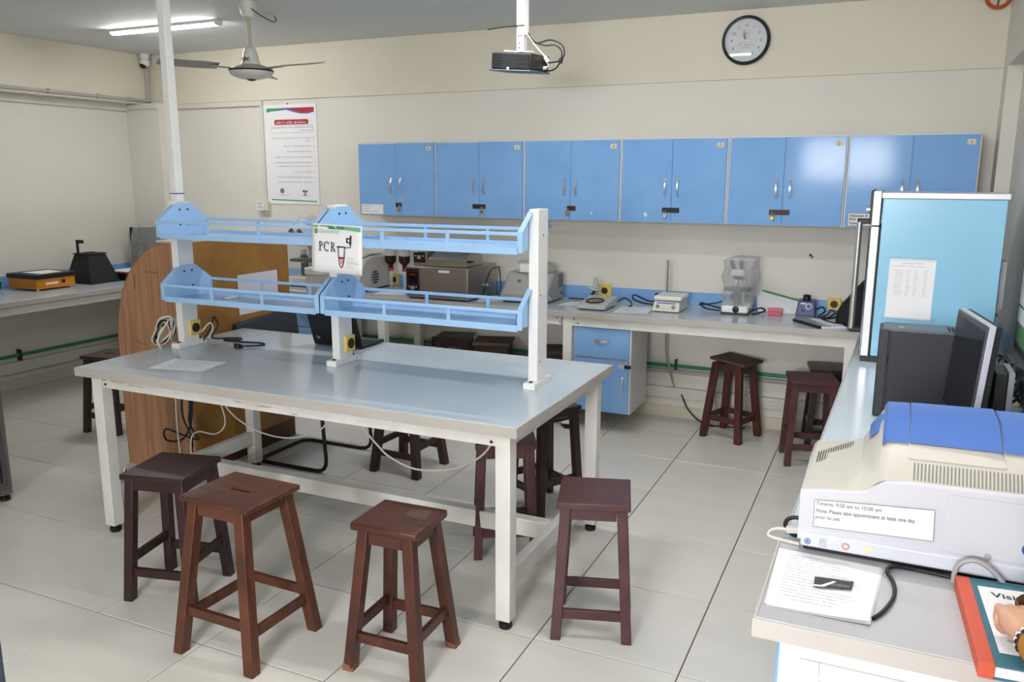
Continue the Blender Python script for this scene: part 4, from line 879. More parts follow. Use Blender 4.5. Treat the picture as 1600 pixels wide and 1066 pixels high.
cable('white_strand', [(-1.75, -2.33, .795), (-1.66, -2.33, .56), (-1.64, -2.33, .44), (-1.72, -2.33, .37), (-1.87, -2.32, .36), (-1.93, -2.32, .28), (-1.92, -2.32, .02)], .0045, M_CABLEW, t)
o = tag(MB().add([(-1.79, -2.93, .25), (-1.76, -2.90, .25), (-1.74, -2.93, .25), (-1.765, -2.95, .25), (-1.77, -2.925, .33), (-1.75, -2.93, .31), (-1.775, -2.94, .305)], [(0, 4, 3), (0, 1, 4), (1, 5, 4), (1, 2, 5), (2, 3, 5), (3, 6, 4), (0, 3, 2, 1), (3, 5, 6)]).build('foil_scrap', mat('crumpled foil', (190, 190, 190), .25, .9), fix=True, angle=10), 'crumpled foil scrap wedged on the table left foot rail', 'scrap')
o.location = (-.06, .05, 0)
# ================================================================== left bench: gel equipment
M_ORG = mat('orange enamel', (206, 130, 38), .35, var=.05, scale=8)
t = thing('transilluminator', 'orange gel transilluminator with black lid on the left bench', 'instrument', (-4.85, -1.05, BZ))
MB().box(-5.03, -4.672, -1.238, -.875, BZ+.014, BZ+.105).build('body', M_ORG, t, bevel=.004)
MB().box(-5.04, -4.662, -1.246, -.867, BZ+.100, BZ+.138).build('lid', M_BLACK, t, bevel=.004)
for x in (-5.0, -4.70):
    for y in (-1.215, -.9): MB().cyl((x, y, BZ), (x, y, BZ+.016), .012, 10).build('foot', M_WHITE, t)
MB().box(-4.6715, -4.6705, -1.155, -1.04, BZ+.048, BZ+.066).build('white_label', M_PAPER, t)
MB().box(-4.672, -4.664, -1.005, -.975, BZ+.052, BZ+.078).build('switch', M_BLACK, t, bevel=.002)
mb = MB(); rn = random.Random(31); Mx = frame((-4.6705, -1.23, BZ+.03), (0, 1, 0), (0, 0, 1)); words(mb, Mx, 0, .045, .045, .012, rn); words(mb, Mx, 0, .045, .06, .01, rn); words(mb, Mx, .005, .045, 0, .014, rn); mb.build('print', mat('brown print', (110, 64, 26), .7), t, fix=False)
MB().hexa([(-5.0, -1.22, BZ+.1385), (-4.84, -1.235, BZ+.1385), (-4.82, -1.19, BZ+.1385), (-4.98, -1.17, BZ+.1385)], [(-5.0, -1.22, BZ+.143), (-4.84, -1.235, BZ+.143), (-4.82, -1.19, BZ+.143), (-4.98, -1.17, BZ+.143)]).build('blue_folder', mat('teal card', (44, 92, 116), .6), t)
sheet_stack('paper_sheet', 'white sheet lying on top of the orange transilluminator', 'paper', [(-4.95, -1.16), (-4.70, -1.17), (-4.72, -.95), (-4.95, -.92)], BZ+.1385, 2)
t = thing('gel_hood', 'black tapered gel imaging hood with camera bracket on the left bench', 'instrument', (-4.82, -.58, BZ))
b0, b1 = [(-4.985, -.735), (-4.655, -.735), (-4.655, -.425), (-4.985, -.425)], [(-4.92, -.668), (-4.735, -.668), (-4.735, -.492), (-4.92, -.492)]
M_HOOD = mat('matt black card', (26, 27, 30), .6)
MB().hexa([(x, y, BZ+.012) for x, y in b0], [(x, y, 1.160) for x, y in b1]).build('hood', M_HOOD, t, bevel=.003)
MB().box(-4.99, -4.65, -.74, -.42, BZ, BZ+.014).build('base_plate', M_HOOD, t, bevel=.002)
MB().box(-4.932, -4.725, -.68, -.48, 1.158, 1.166).build('top_plate', M_HOOD, t, bevel=.002)
MB().lathe([(.055, 0), (.055, .006), (.04, .006), (.04, .001), (0, .001)], (-4.827, -.58, 1.166), 24).build('lens_ring', M_DKMETAL, t)
MB().box(-4.905, -4.882, -.655, -.64, 1.16, 1.285).build('bracket_post', M_BLACK, t, bevel=.002)
MB().box(-4.905, -4.82, -.655, -.638, 1.255, 1.285).build('bracket_arm', M_BLACK, t, bevel=.002)
MB().lathe([(.0, 0), (.008, .001), (.008, .004)], (-4.835, -.656, 1.27), 10, Matrix.Rotation(PI/2, 4, 'X')).build('bracket_hole', M_DKMETAL, t)
t = thing('gel_tray_box', 'black case with red rim and white label beside the gel hood', 'case', (-4.75, -.2, BZ))
MB().box(-4.88, -4.60, -.405, -.085, BZ, BZ+.065).build('body', M_BLACK, t, bevel=.004)
MB().box(-4.885, -4.595, -.41, -.08, BZ+.065, BZ+.078).build('rim', mat('dark red plastic', (120, 30, 34), .45), t, bevel=.003)
MB().box(-4.86, -4.62, -.385, -.11, BZ+.0785, BZ+.083).build('lid_sheet', M_PAPER, t)
MB().box(-4.5995, -4.598, -.375, -.255, BZ+.022, BZ+.048).build('white_label', M_PAPER, t)
# bagged monitor in the corner
M_BAG = bpy.data.materials.new('frosted plastic bag'); M_BAG.use_nodes = True
def bag_mat(m, col, a, rough=.25):
    nt = m.node_tree; b = nt.nodes['Principled BSDF']; b.inputs['Base Color'].default_value = (*lin(col), 1); b.inputs['Roughness'].default_value = rough; b.inputs['Specular IOR Level'].default_value = .6
    tc = nt.nodes.new('ShaderNodeTexCoord'); nz = nt.nodes.new('ShaderNodeTexNoise'); nz.inputs['Scale'].default_value = 9; nz.inputs['Detail'].default_value = 5; nt.links.new(tc.outputs['Object'], nz.inputs['Vector'])
    mr = nt.nodes.new('ShaderNodeMapRange'); mr.inputs['From Min'].default_value = .3; mr.inputs['From Max'].default_value = .7; mr.inputs['To Min'].default_value = a*.85; mr.inputs['To Max'].default_value = min(1, a*1.2); nt.links.new(nz.outputs['Fac'], mr.inputs['Value']); nt.links.new(mr.outputs[0], b.inputs['Alpha'])
    bp = nt.nodes.new('ShaderNodeBump'); bp.inputs['Strength'].default_value = .35; bp.inputs['Distance'].default_value = .015; nt.links.new(nz.outputs['Fac'], bp.inputs['Height']); nt.links.new(bp.outputs[0], b.inputs['Normal'])
bag_mat(M_BAG, (206, 208, 210), .36)
M_BAGC = bpy.data.materials.new('clear plastic bag'); M_BAGC.use_nodes = True; bag_mat(M_BAGC, (220, 224, 224), .16, .12)
def bag(name, t, rings, m, seed, amp=.012, n=20):
    """rings: (cx, cy, z, rx, ry)"""
    rn = random.Random(seed); ph = [rn.uniform(0, 6.28) for _ in range(8)]; out = []
    for k, (cx, cy, z, rx, ry) in enumerate(rings):
        rg = []
        for i in range(n):
            a = 2*PI*i/n; c, s = math.cos(a), math.sin(a); e = .55
            x = math.copysign(abs(c)**e, c); y = math.copysign(abs(s)**e, s)
            d = 1+amp/max(rx, .05)*(math.sin(3*a+ph[k % 8])+.7*math.sin(7*a+ph[(k+3) % 8])+rn.uniform(-.5, .5))
            rg.append((cx+rx*x*d, cy+ry*y*d, z+rn.uniform(-.4, .4)*amp))
        out.append(rg)
    return MB().loft(out).build(name, m, t, angle=70)
t = thing('bagged_monitor', 'dark monitor wrapped in translucent plastic in the far left corner', 'monitor', (-4.72, .02, BZ))
Mm = Matrix.Translation((-4.74, .06, 0)) @ Matrix.Rotation(R_(22), 4, 'Z')
MB().box(-.215, .215, -.02, .02, 1.02, 1.365, Mm).build('screen', mat('dull monitor black', (34, 38, 48), .35), t, bevel=.006)
MB().box(-.11, .11, -.09, .09, BZ, BZ+.018, Mm).build('foot', M_BLACK, t, bevel=.005)
MB().box(-.03, .03, -.01, .03, BZ+.015, 1.06, Mm).build('neck', M_BLACK, t)
bag('plastic_cover', t, [(-4.74, .05, .95, .21, .10), (-4.74, .05, 1.0, .235, .11), (-4.745, .05, 1.15, .245, .105), (-4.74, .055, 1.30, .24, .10), (-4.74, .055, 1.385, .225, .085), (-4.73, .06, 1.395, .10, .04)], M_BAG, 3, .010, 28)
t = thing('bench_cables', 'tangle of cables on the left bench at the frame edge', 'cable', (-5.0, -1.4, BZ))
rn = random.Random(44)
for k, m_ in enumerate((M_CABLEK, M_CABLEK, mat('blue cable', (60, 96, 150), .5), M_CABLEK)):
    cable('loop', [(-5.03+.07*math.cos(a)*rn.uniform(.7, 1.1), -1.38+.06*math.sin(a), BZ+.012+.045*(1+math.sin(a+k))*rn.uniform(.6, 1)) for a in [i*PI/4 for i in range(8)]], .006, m_, t, closed=True)
# ================================================================== back bench instruments
M_IVORY = mat('ivory instrument plastic', (222, 218, 204), .35); M_LTGREY = mat('light grey instrument plastic', (190, 190, 186), .4); M_MIDGREY = mat('mid grey instrument enamel', (150, 152, 150), .4)
def microscope(t, x, y, z, k=1.0, m=M_IVORY, face=-1):
    def B(name, mm, x0, x1, y0, y1, z0, z1, bev=.008): return MB().box(x+x0*k, x+x1*k, y+y0*k, y+y1*k, z+z0*k, z+z1*k).build(name, mm, t, bevel=bev)
    B('foot', m, -.095, .095, -.13, .12, .012, .065, .012); B('foot_pad', M_BLACK, -.097, .097, -.132, .122, 0, .014, .003)
    MB().loft([[(x+sx*.035*k, y+(yy+sy*.03)*k, z+zz*k) for sx, sy in ((-1, -1), (1, -1), (1, 1), (-1, 1))] for yy, zz in ((.08, .05), (.10, .15), (.085, .25), (.04, .30))]).build('arm', m, t, bevel=.008)
    B('stage', M_BLACK, -.09, .09, -.08, .05, .165, .185, .003)
    B('head', m, -.05, .05, -.09, .09, .275, .33, .012)
    MB().lathe([(.035, .275), (.04, .262), (.028, .245)], (x, y-.03*k, z), 16).build('turret', M_BLACK, t)
    for a in (0, 2.1, 4.2): MB().cyl((x+.016*k*math.cos(a), y-.03*k+.016*k*math.sin(a), z+.25*k), (x+.024*k*math.cos(a), y-.03*k+.024*k*math.sin(a), z+.205*k), .009*k, 10).build('objective', M_CHROME, t)
    for s in (-1, 1):
        MB().cyl((x+s*.03*k, y-.05*k, z+.315*k), (x+s*.034*k, y-.125*k, z+.385*k), .016*k, 14).build('eyepiece', M_BLACK, t)
        MB().cyl((x+s*.035*k, y+.09*k, z+.10*k), (x+s*.065*k, y+.09*k, z+.10*k), .022*k, 16).build('focus_knob', M_BLACK, t)
    MB().cyl((x, y-.03*k, z+.07*k), (x, y-.03*k, z+.155*k), .028*k, 16).build('condenser', M_BLACK, t)
t = thing('covered_microscope', 'white microscope under a clear plastic bag behind the plywood partition', 'microscope', (-2.93, .12, BZ))
microscope(t, -2.93, .12, BZ, 1.28)
MB().lathe([(.055, 0), (.055, .055), (.045, .075), (.05, .085)], (-2.955, .14, BZ+.515), 18).build('camera_tube', M_WHITE, t)
bag('plastic_cover', t, [(-2.93, .12, .91, .16, .18), (-2.93, .12, 1.0, .165, .19), (-2.93, .12, 1.2, .15, .19), (-2.93, .12, 1.38, .12, .16), (-2.93, .14, 1.47, .075, .08), (-2.93, .14, 1.50, .06, .06), (-2.94, .14, 1.53, .03, .03)], M_BAGC, 5, .010, 24)
t = thing('centrifuge', 'grey bench centrifuge with round side fan grille behind the rack sign', 'centrifuge', (-2.42, .1, BZ))
pr = [(-.14, .91), (-.14, 1.00), (-.10, 1.10), (-.02, 1.17), (.10, 1.19), (.30, 1.18), (.33, 1.15), (.33, .91)]
MB().prism(pr, 'X', -2.69, -2.20).build('body', mat('centrifuge grey', (188, 184, 176), .4), t, bevel=.015, seg=3)
MB().box(-2.67, -2.22, -.12, .31, BZ, .915).build('foot', M_BLACK, t)
MB().prism([(-.02, 1.172), (.10, 1.195), (.28, 1.186), (.28, 1.205), (.10, 1.212), (-.02, 1.19)], 'X', -2.63, -2.25).build('lid', M_LTGREY, t, bevel=.006)
RYp = Matrix.Rotation(PI/2, 4, 'Y')
fg = MB().lathe([(.062, 0), (.062, .004), (.0, .004)], (-2.199, .09, 1.01), 24, RYp).build('fan_grille', M_MIDGREY, t)
mb = MB()
for k in range(5): mb.cbox((-2.1945, .09+.006*(k % 2), .966+k*.022), (.002, .10-.02*abs(k-2), .010))
mb.build('grille_slot', M_INK, fg)
MB().box(-2.62, -2.50, -.1425, -.140, .95, .99).build('control_label', M_WHITE, t)
t = thing('balance_box', 'white boxed instrument with model number beside the covered microscope', 'instrument', (-2.62, -.18, BZ))
MB().box(-2.66, -2.515, -.262, -.15, BZ, 1.045).build('body', M_LTGREY, t, bevel=.006)
MB().box(-2.664, -2.511, -.266, -.145, 1.045, 1.105).build('cap', M_WHITE, t, bevel=.006)
text('lettering', 'D100 S', .028, frame((-2.65, -.2667, 1.063), (1, 0, 0), (0, 0, 1)), M_GREYINK, t, w=True)
M_CLEAR = mat('clear labware glass', (238, 244, 246), .05, alpha=.28, spec=.7)
for k, (x, lab) in enumerate(((-2.139, 'inverted brown bottle on glass tube, left of the pair by the steel bath'), (-1.998, 'inverted brown bottle on glass tube, next to the steel bath'))):
    t = thing('inverted_bottle', lab, 'bottle', (x, .25, BZ), group='pair of inverted bottles')
    MB().lathe([(.047, 1.262), (.050, 1.255), (.050, 1.145), (.043, 1.125), (.022, 1.105), (.02, 1.075)], (x, .25, 0), 20).build('bottle', mat('dark brown glass', (44, 30, 24), .15), t)
    MB().lathe([(.0505, 1.24), (.0505, 1.185)], (x, .25, 0), 20, cap=False).build('bottle_label', mat('grey label', (178, 180, 180), .6), t)
    MB().lathe([(.024, 1.078), (.024, 1.055), (.018, 1.05)], (x, .25, 0), 16).build('red_collar', mat('red brown collar', (150, 60, 52), .45), t)
    MB().lathe([(.018, 1.052), (.018, .935), (.012, .915), (.022, .904), (.022, .90)], (x, .25, 0), 16).build('glass_tube', M_CLEAR, t)
def wall_outlet(label, x, z, sx=.05, sz=.05):
    t = thing('bench_socket', label, 'socket', (x, W-.012, z))
    b = MB().box(x-sx, x+sx, W-.024, W-.012, z-sz, z+sz).build('plate', M_YELLOW, t, bevel=.004)
    MB().lathe([(.026, 0), (.026, .003), (.02, .003), (.02, .0005), (0, .0005)], (x, W-.024, z), 18, RX).build('socket_ring', M_BROWNMETAL, b)
wall_outlet('yellow socket on the splash board between the inverted bottles', -2.20, .955)
wall_outlet('yellow socket on the splash board behind the colony counter', -.245+.01, .972, .055, .05)
wall_outlet('yellow socket on the splash board beside the covered microscope', 1.0, .965, .05, .045)
wall_outlet('yellow socket on the splash board beside the black bag', 1.47, .975, .045, .045)
# stainless water bath with lid unit on top
t = thing('water_bath', 'stainless steel water bath with pitched lid and two control panels', 'water bath', (-1.42, .02, BZ))
bx0, bx1, by0, by1 = -1.70, -1.146, -.215, .30
MB().box(bx0, bx1, by0, by1, .912, 1.158).build('tank', M_STEEL, t, bevel=.004)
MB().box(bx0+.02, bx1-.02, by0+.02, by1-.02, BZ, .914).build('foot', M_BLACK, t)
def panel(x0, x1, z0, z1, y, nm):
    p = MB().box(x0, x1, y-.008, y, z0, z1).build(nm, mat('panel black', (26, 27, 30), .35), t, bevel=.003)
    MB().box(x0+.022, x1-.018, y-.009, y-.008, z0+(z1-z0)*.42, z1-.03).build('display', mat('display dark', (14, 12, 14), .15), p)
    MB().box(x0+.03, x1-.028, y-.0098, y-.009, z1-.052, z1-.046).build('display_digits', mat('red digits', (190, 40, 44), .4), p)
    MB().lathe([(.017, 0), (.015, .010), (0, .011)], ((x0+x1)/2, y-.008, z0+.042), 16, RX).build('dial', M_CHROME, p)
    mb = MB()
    for s in (-1, 1): mb.cbox(((x0+x1)/2+s*.032, y-.0086, z0+.052), (.010, .001, .008))
    mb.build('print', M_PAPER, p)
panel(-1.692, -1.575, .945, 1.142, by0, 'control_panel')
MB().box(-1.40, -1.305, by0-.0015, by0, 1.118, 1.138).build('white_label', M_PAPER, t)
MB().box(-1.66, -1.54, -.16, .12, 1.158, 1.272).build('control_tower', M_STEEL, t, bevel=.003)
panel(-1.655, -1.548, 1.185, 1.268, -.16, 'control_panel')
poly = [(-1.536, 1.16), (-1.536, 1.222), (-1.2, 1.222), (-1.2, 1.16)]
li = MB().add([(-1.536, -.16, 1.162), (-1.196, -.16, 1.162), (-1.196, .15, 1.162), (-1.536, .15, 1.162), (-1.536, -.16, 1.222), (-1.196, -.16, 1.222), (-1.196, .15, 1.232), (-1.536, .15, 1.232), (-1.50, -.02, 1.282), (-1.196, -.02, 1.282)], [(0, 1, 5, 4), (4, 5, 9, 8), (7, 8, 9, 6), (3, 7, 6, 2), (1, 2, 6, 9, 5), (0, 4, 8, 7, 3), (0, 3, 2, 1)]).build('pitched_lid', M_STEEL, t, bevel=.002)
MB().box(-1.196, -1.165, -.125, -.06, 1.196, 1.206).build('lid_handle', M_BLACK, li, bevel=.003)
MB().lathe([(.02, 0), (.02, .01), (.01, .012), (.01, .03), (.016, .032)], (bx1, .10, 1.0), 14, RYp).build('drain_tap', M_CHROME, t)
cable('power_cord', [(bx1+.01, .02, .915), (bx1+.05, -.02, 1.0), (bx1+.06, .03, 1.09), (bx1+.055, .10, 1.13), (bx1+.05, .22, 1.135), (bx1+.05, .25, 1.12), (bx1+.06, .255, 1.03), (bx1+.055, .26, .94), (bx1+.02, .25, .91), (bx1+.12, .30, .906), (bx1+.19, .33, .906)], .005, M_CABLEK, t)
cable('power_cord', [(-1.70, -.12, .95), (-1.735, -.13, .985), (-1.75, -.13, .95), (-1.73, -.12, .91)], .006, M_CABLEK, t)
sheet_stack('paper_sheet', 'white sheet on the back bench right of the steel water bath', 'paper', [(-1.10, -.16), (-.90, -.05), (-.98, .12), (-1.16, .02)], BZ, 1)
sheet_stack('paper_sheet', 'white sheet on the back bench left of the steel water bath', 'paper', [(-2.06, -.15), (-1.80, -.10), (-1.84, .06), (-2.10, .03)], BZ, 1)
# grey instrument with sloping control face
t = thing('thermal_cycler', 'grey thermal cycler with sloping front panel behind the right rack post', 'instrument', (-.74, .1, BZ))
pr = [(-.075, .912), (-.07, .955), (.085, 1.122), (.285, 1.118), (.285, .912)]
MB().prism(pr, 'X', -.935, -.545).build('body', M_MIDGREY, t, bevel=.005)
MB().box(-.92, -.56, -.05, .27, BZ, .914).build('foot', M_BLACK, t)
Mf = frame((-.935, -.07, .955), (1, 0, 0), (0, .155, .167))
mb = MB(); mb.add([Mf @ Vector(q) for q in ((.02, .01, .002), (.37, .01, .002), (.37, .215, .002), (.02, .215, .002))], [(0, 1, 2, 3)]); mb.build('front_panel', mat('panel light grey', (164, 164, 160), .4), t, fix=False)
mb = MB(); words(mb, Mf, .26, .34, .18, .02, random.Random(6), off=.003); mb.build('lettering', M_INK, t, fix=False)
mb = MB().lathe([(.018, .0), (.016, .001)], Mf @ Vector((.12, .14, .003)), 14, Matrix.Rotation(R_(43), 4, 'X')); mb.build('round_logo', mat('dull red print', (150, 92, 84), .6), t)
for k in range(9): MB().box(-.5452, -.5435, .17, .26, 1.10-k*.0115, 1.1045-k*.0115).build('vent_slot', M_INK, t)
MB().prism([(.07, 1.12), (.05, 1.15), (.06, 1.19), (.10, 1.21), (.17, 1.205), (.19, 1.175), (.26, 1.165), (.27, 1.12)], 'X', -.86, -.60).build('heated_lid', M_LTGREY, t, bevel=.004)
MB().prism([(.045, 1.125), (.038, 1.15), (.052, 1.192), (.075, 1.125)], 'X', -.82, -.61).build('lid_front', M_WHITE, t, bevel=.003)
MB().lathe([(.01, 0), (.008, .006)], (-.545, .235, .955), 10, RYp).build('fuse', M_BLACK, t)
sheet_stack('paper_sheet', 'white sheet on the back bench beside the grey thermal cycler', 'paper', [(-.475, -.06), (-.27, -.02), (-.24, .22), (-.44, .17)], BZ, 2)
# colony counter
t = thing('colony_counter', 'low grey colony counter with black ringed round window', 'instrument', (-.15, -.03, BZ))
pr = [(-.18, .908), (-.18, .938), (.12, .972), (.12, .908)]
MB().prism(pr, 'X', -.262, -.046).build('body', M_LTGREY, t, bevel=.006)
MB().box(-.25, -.058, -.165, .105, BZ, .91).build('foot', M_BLACK, t)
Ms_ = Matrix.Rotation(math.atan2(.034, .30), 4, 'X')
MB().lathe([(.070, .0), (.070, .008), (.058, .008), (.056, .002)], (-.165, -.055, .9525), 32, Ms_, cap=False).build('window_ring', M_BLACK, t)
MB().lathe([(.060, .0), (.060, .003)], (-.165, -.055, .9525), 32, Ms_).build('window_glass', mat('taupe glass', (120, 112, 102), .1), t)
MB().cbox((-.165, -.055, .957), (.002, .11, .001)).build('grid_line', M_INK, t)
mb = MB(); words(mb, frame((-.12, .085, .969), (1, 0, 0), (0, .99, .11)), 0, .05, 0, .012, random.Random(7)); mb.build('lettering', M_INK, t, fix=False)
hd = MB().lathe([(.03, 0), (.052, .012), (.05, .022), (.02, .028)], (-.245, .165, 1.0), 20, Matrix.Rotation(.25, 4, 'Y')).build('lamp_head', M_LTGREY, t)
MB().tube(catmull([(-.255, .165, 1.025), (-.25, .16, 1.06), (-.235, .16, 1.098), (-.222, .16, 1.075), (-.215, .165, 1.028)], 6), .006, 8).build('lamp_clip', M_CHROME, t)
MB().hexa([(-.26, .15, 1.026), (-.225, .15, 1.026), (-.225, .18, 1.026), (-.26, .18, 1.026)], [(-.25, .155, 1.06), (-.238, .155, 1.06), (-.238, .175, 1.06), (-.25, .175, 1.06)]).build('clip_body', M_CHROME, t, bevel=.002)
MB().cyl((-.275, .12, .93), (-.24, .16, 1.0), .012, 10).build('lamp_stem', M_BLACK, t)
cable('power_cord', [(-.045, .13, .93), (-.01, .18, .955), (.03, .2, .93), (.06, .15, .907), (.05, .10, .907)], .005, M_CABLEK, t)
cable('power_cord', [(-.28, .15, .925), (-.36, .26, .912), (-.5, .29, .908)], .005, M_CABLEK, t)
sheet_stack('paper_sheet', 'two loose printed sheets between colony counter and hotplate', 'paper', [(.03, -.205), (.262, -.165), (.225, .16), (.005, .10)], BZ, 2, text_lines=9, jitter=.012)
# hotplate stirrer
t = thing('hotplate_stirrer', 'white magnetic hotplate stirrer with a tall steel rod', 'instrument', (.365, .1, BZ))
MB().hexa([(.262, -.035, .906), (.462, -.035, .906), (.462, .245, .906), (.262, .245, .906)], [(.272, -.01, .972), (.458, -.01, .972), (.458, .24, .978), (.272, .24, .978)]).build('body', M_IVORY, t, bevel=.006)
MB().box(.275, .45, -.02, .23, BZ, .907).build('foot', M_BLACK, t)
MB().box(.285, .452, .005, .225, .972, .984).build('neck', M_MIDGREY, t)
MB().box(.268, .472, -.012, .235, .984, 1.014).build('hot_plate', mat('white ceramic', (232, 232, 226), .15), t, bevel=.01, seg=3)
Mh = frame((.262, -.0355, .906), (1, 0, 0), (0, .025, .066))
MB().add([Mh @ Vector(q) for q in ((.03, .058, .001), (.17, .058, .001), (.17, .066, .001), (.03, .066, .001))], [(0, 1, 2, 3)]).build('blue_stripe', MATS['print blue'], t, fix=False)
for dx in (.04, .155): MB().lathe([(.015, 0), (.012, .012), (0, .013)], Mh @ Vector((dx, .036, 0)), 14, Matrix.Rotation(PI/2-.36, 4, 'X')).build('knob', mat('grey knob', (130, 134, 134), .35), t)
mb = MB(); words(mb, Mh, .065, .135, .02, .008, random.Random(8), off=.001); mb.build('lettering', M_GREYINK, t, fix=False)
MB().cyl((.297, .225, .97), (.297, .225, 1.255), .006, 10).build('support_rod', M_CHROME, t)
MB().cyl((.306, .232, .97), (.306, .232, 1.25), .003, 8).build('sensor_rod', M_DKMETAL, t)
MB().cyl((.235, .16, 1.0), (.268, .16, 1.0), .012, 10).build('side_plug', M_BLACK, t)
cable('power_cord', [(.26, .18, .94), (.17, .19, .945), (.05, .24, .975), (.06, .2, .945), (.15, .17, .925), (.25, .17, .92)], .006, M_CABLEK, t)
# second covered microscope
t = thing('covered_microscope', 'white microscope under a frosted plastic bag right of the hotplate', 'microscope', (.83, .19, BZ))
microscope(t, .83, .20, BZ, .98, M_WHITE)
MB().lathe([(.024, 0), (.02, .002), (0, .003)], (.84, .071, BZ+.04), 20, RX).build('oval_badge', M_BLACK, t)
bag('plastic_cover', t, [(.84, .20, .955, .10, .13), (.84, .20, 1.04, .105, .135), (.845, .20, 1.10, .115, .13), (.84, .19, 1.155, .125, .13), (.845, .17, 1.22, .115, .13), (.86, .14, 1.285, .115, .12), (.88, .12, 1.305, .10, .09), (.86, .13, 1.312, .04, .05)], M_BAG, 9, .010, 24)
cable('power_cord', [(.74, .16, .925), (.66, .19, .935), (.56, .22, .95), (.60, .19, .918), (.70, .16, .912), (.76, .17, .915)], .0055, M_CABLEK, t)
cable('power_cord', [(.72, .3, 1.0), (.70, .28, .96), (.62, .26, .94), (.55, .22, .935)], .0055, M_CABLEK, t)
cable('power_cord', [(.94, .2, .92), (.99, .22, .94), (1.02, .24, .92), (.98, .18, .907), (.95, .12, .907)], .0055, M_CABLEK, t)
# report with green spine leaning at the wall
t = thing('report_binder', 'white report with a green spine leaning against the splash board', 'binder', (1.1, .32, BZ))
MB().add([(.96, .30, BZ+.001), (1.22, .30, BZ+.001), (1.24, .385, .985), (.985, .385, 1.042), (.935, .37, 1.01), (.96, .312, BZ+.001), (1.22, .312, BZ+.001), (1.24, .395, .985), (.985, .395, 1.042), (.935, .384, 1.01)], [(0, 1, 2, 3, 4), (9, 8, 7, 6, 5), (0, 5, 6, 1), (1, 6, 7, 2), (2, 7, 8, 3), (3, 8, 9, 4), (4, 9, 5, 0)]).build('pages', mat('soft white paper', (226, 228, 234), .7), t)
MB().beam((.975, .386, 1.045), (1.25, .386, .983), .016, .012).build('green_spine', mat('green binding', (60, 120, 50), .4), t)
t = thing('pink_box', 'small pink plastic box on the back bench', 'box', (1.095, .19, BZ))
MB().box(1.048, 1.142, .165, .225, BZ, BZ+.028).build('box_base', mat('pink plastic', (196, 84, 108), .3), t, bevel=.004)
MB().box(1.046, 1.144, .163, .227, BZ+.028, BZ+.048).build('box_lid', mat('rose plastic', (208, 104, 124), .25), t, bevel=.004)
# vortex mixer
t = thing('vortex_mixer', 'dark blue vortex mixer with black cup on the back bench', 'instrument', (1.305, .2, BZ))
M_VB = mat('navy instrument plastic', (58, 66, 118), .35)
MB().hexa([(1.238, .13, .915), (1.365, .13, .915), (1.365, .28, .915), (1.238, .28, .915)], [(1.248, .155, 1.018), (1.36, .155, 1.018), (1.36, .26, 1.024), (1.248, .26, 1.024)]).build('body', M_VB, t, bevel=.006)
MB().hexa([(1.236, .124, BZ), (1.368, .124, BZ), (1.368, .285, BZ), (1.236, .285, BZ)], [(1.238, .128, .917), (1.366, .128, .917), (1.366, .282, .917), (1.238, .282, .917)]).build('base', mat('slate plastic', (92, 98, 112), .4), t, bevel=.004)
MB().lathe([(.026, 1.02), (.028, 1.03), (.024, 1.04), (.027, 1.052), (.02, 1.056), (.008, 1.046)], (1.30, .205, 0), 18).build('cup', M_BLACK, t)
Mv = frame((1.238, .1295, .915), (1, 0, 0), (0, .025, .103))
MB().add([Mv @ Vector(q) for q in ((.028, .083, .001), (.062, .083, .001), (.062, .093, .001), (.028, .093, .001))], [(0, 1, 2, 3)]).build('white_label', M_PAPER, t, fix=False)
MB().lathe([(.021, 0), (.021, .001)], Mv @ Vector((.082, .07, .0005)), 18, Matrix.Rotation(PI/2-.24, 4, 'X')).build('dial_scale', M_PAPER, t)
MB().lathe([(.016, 0), (.013, .010), (0, .011)], Mv @ Vector((.082, .07, .001)), 16, Matrix.Rotation(PI/2-.24, 4, 'X')).build('knob', M_VB, t)
MB().lathe([(.009, 0), (.008, .003)], Mv @ Vector((.045, .04, .001)), 12, Matrix.Rotation(PI/2-.24, 4, 'X')).build('switch', M_BLACK, t)
cable('power_cord', [(1.365, .26, .95), (1.40, .28, .965), (1.42, .26, .94), (1.39, .22, .912), (1.44, .22, .92), (1.46, .23, .955), (1.49, .21, .94), (1.45, .17, .912), (1.40, .18, .91)], .006, M_CABLEK, t)
MB().cbox((1.405, .17, .912), (.05, .022, .022)).build('plug', M_BLACK, t, bevel=.004)
# comb-bound booklet and black bag
t = thing('report_booklet', 'comb bound printed booklet lying on the back bench corner', 'booklet', (1.42, -.07, BZ))
q = [(1.25, -.02), (1.43, -.24), (1.585, -.17), (1.50, .06), (1.36, .10)]
MB().hexa([(x, y, BZ+.0005) for x, y in q], [(x, y, BZ+.012) for x, y in q]).build('pages', M_PAPER, t, bevel=.001)
MB().beam((1.245, -.015, BZ+.009), (1.43, -.243, BZ+.009), .018, .017).build('comb_binding', M_BLACK, t)
MB().add([(1.265, -.02, BZ+.0128), (1.435, -.228, BZ+.0128), (1.50, -.20, BZ+.0128), (1.33, .06, BZ+.0128)], [(0, 1, 2, 3)]).build('cover_print', mat('grey cover print', (150, 152, 160), .3), t, fix=False)
t = thing('black_bag', 'slumped black fabric bag in the bench corner behind the oven handle', 'bag', (1.62, .1, BZ))
bag('bag_body', t, [(1.63, .08, BZ+.001, .125, .16), (1.635, .08, .96, .13, .17), (1.65, .09, 1.04, .105, .15), (1.68, .10, 1.12, .075, .11), (1.70, .11, 1.20, .03, .05)], mat('black fabric', (24, 24, 27), .8, var=.2, scale=40), 12, .006, 20)
cable('strap', [(1.53, .0, .95), (1.47, .03, .93), (1.42, .06, .915), (1.50, -.05, .912), (1.57, -.08, .92)], .008, M_CABLEK, t)
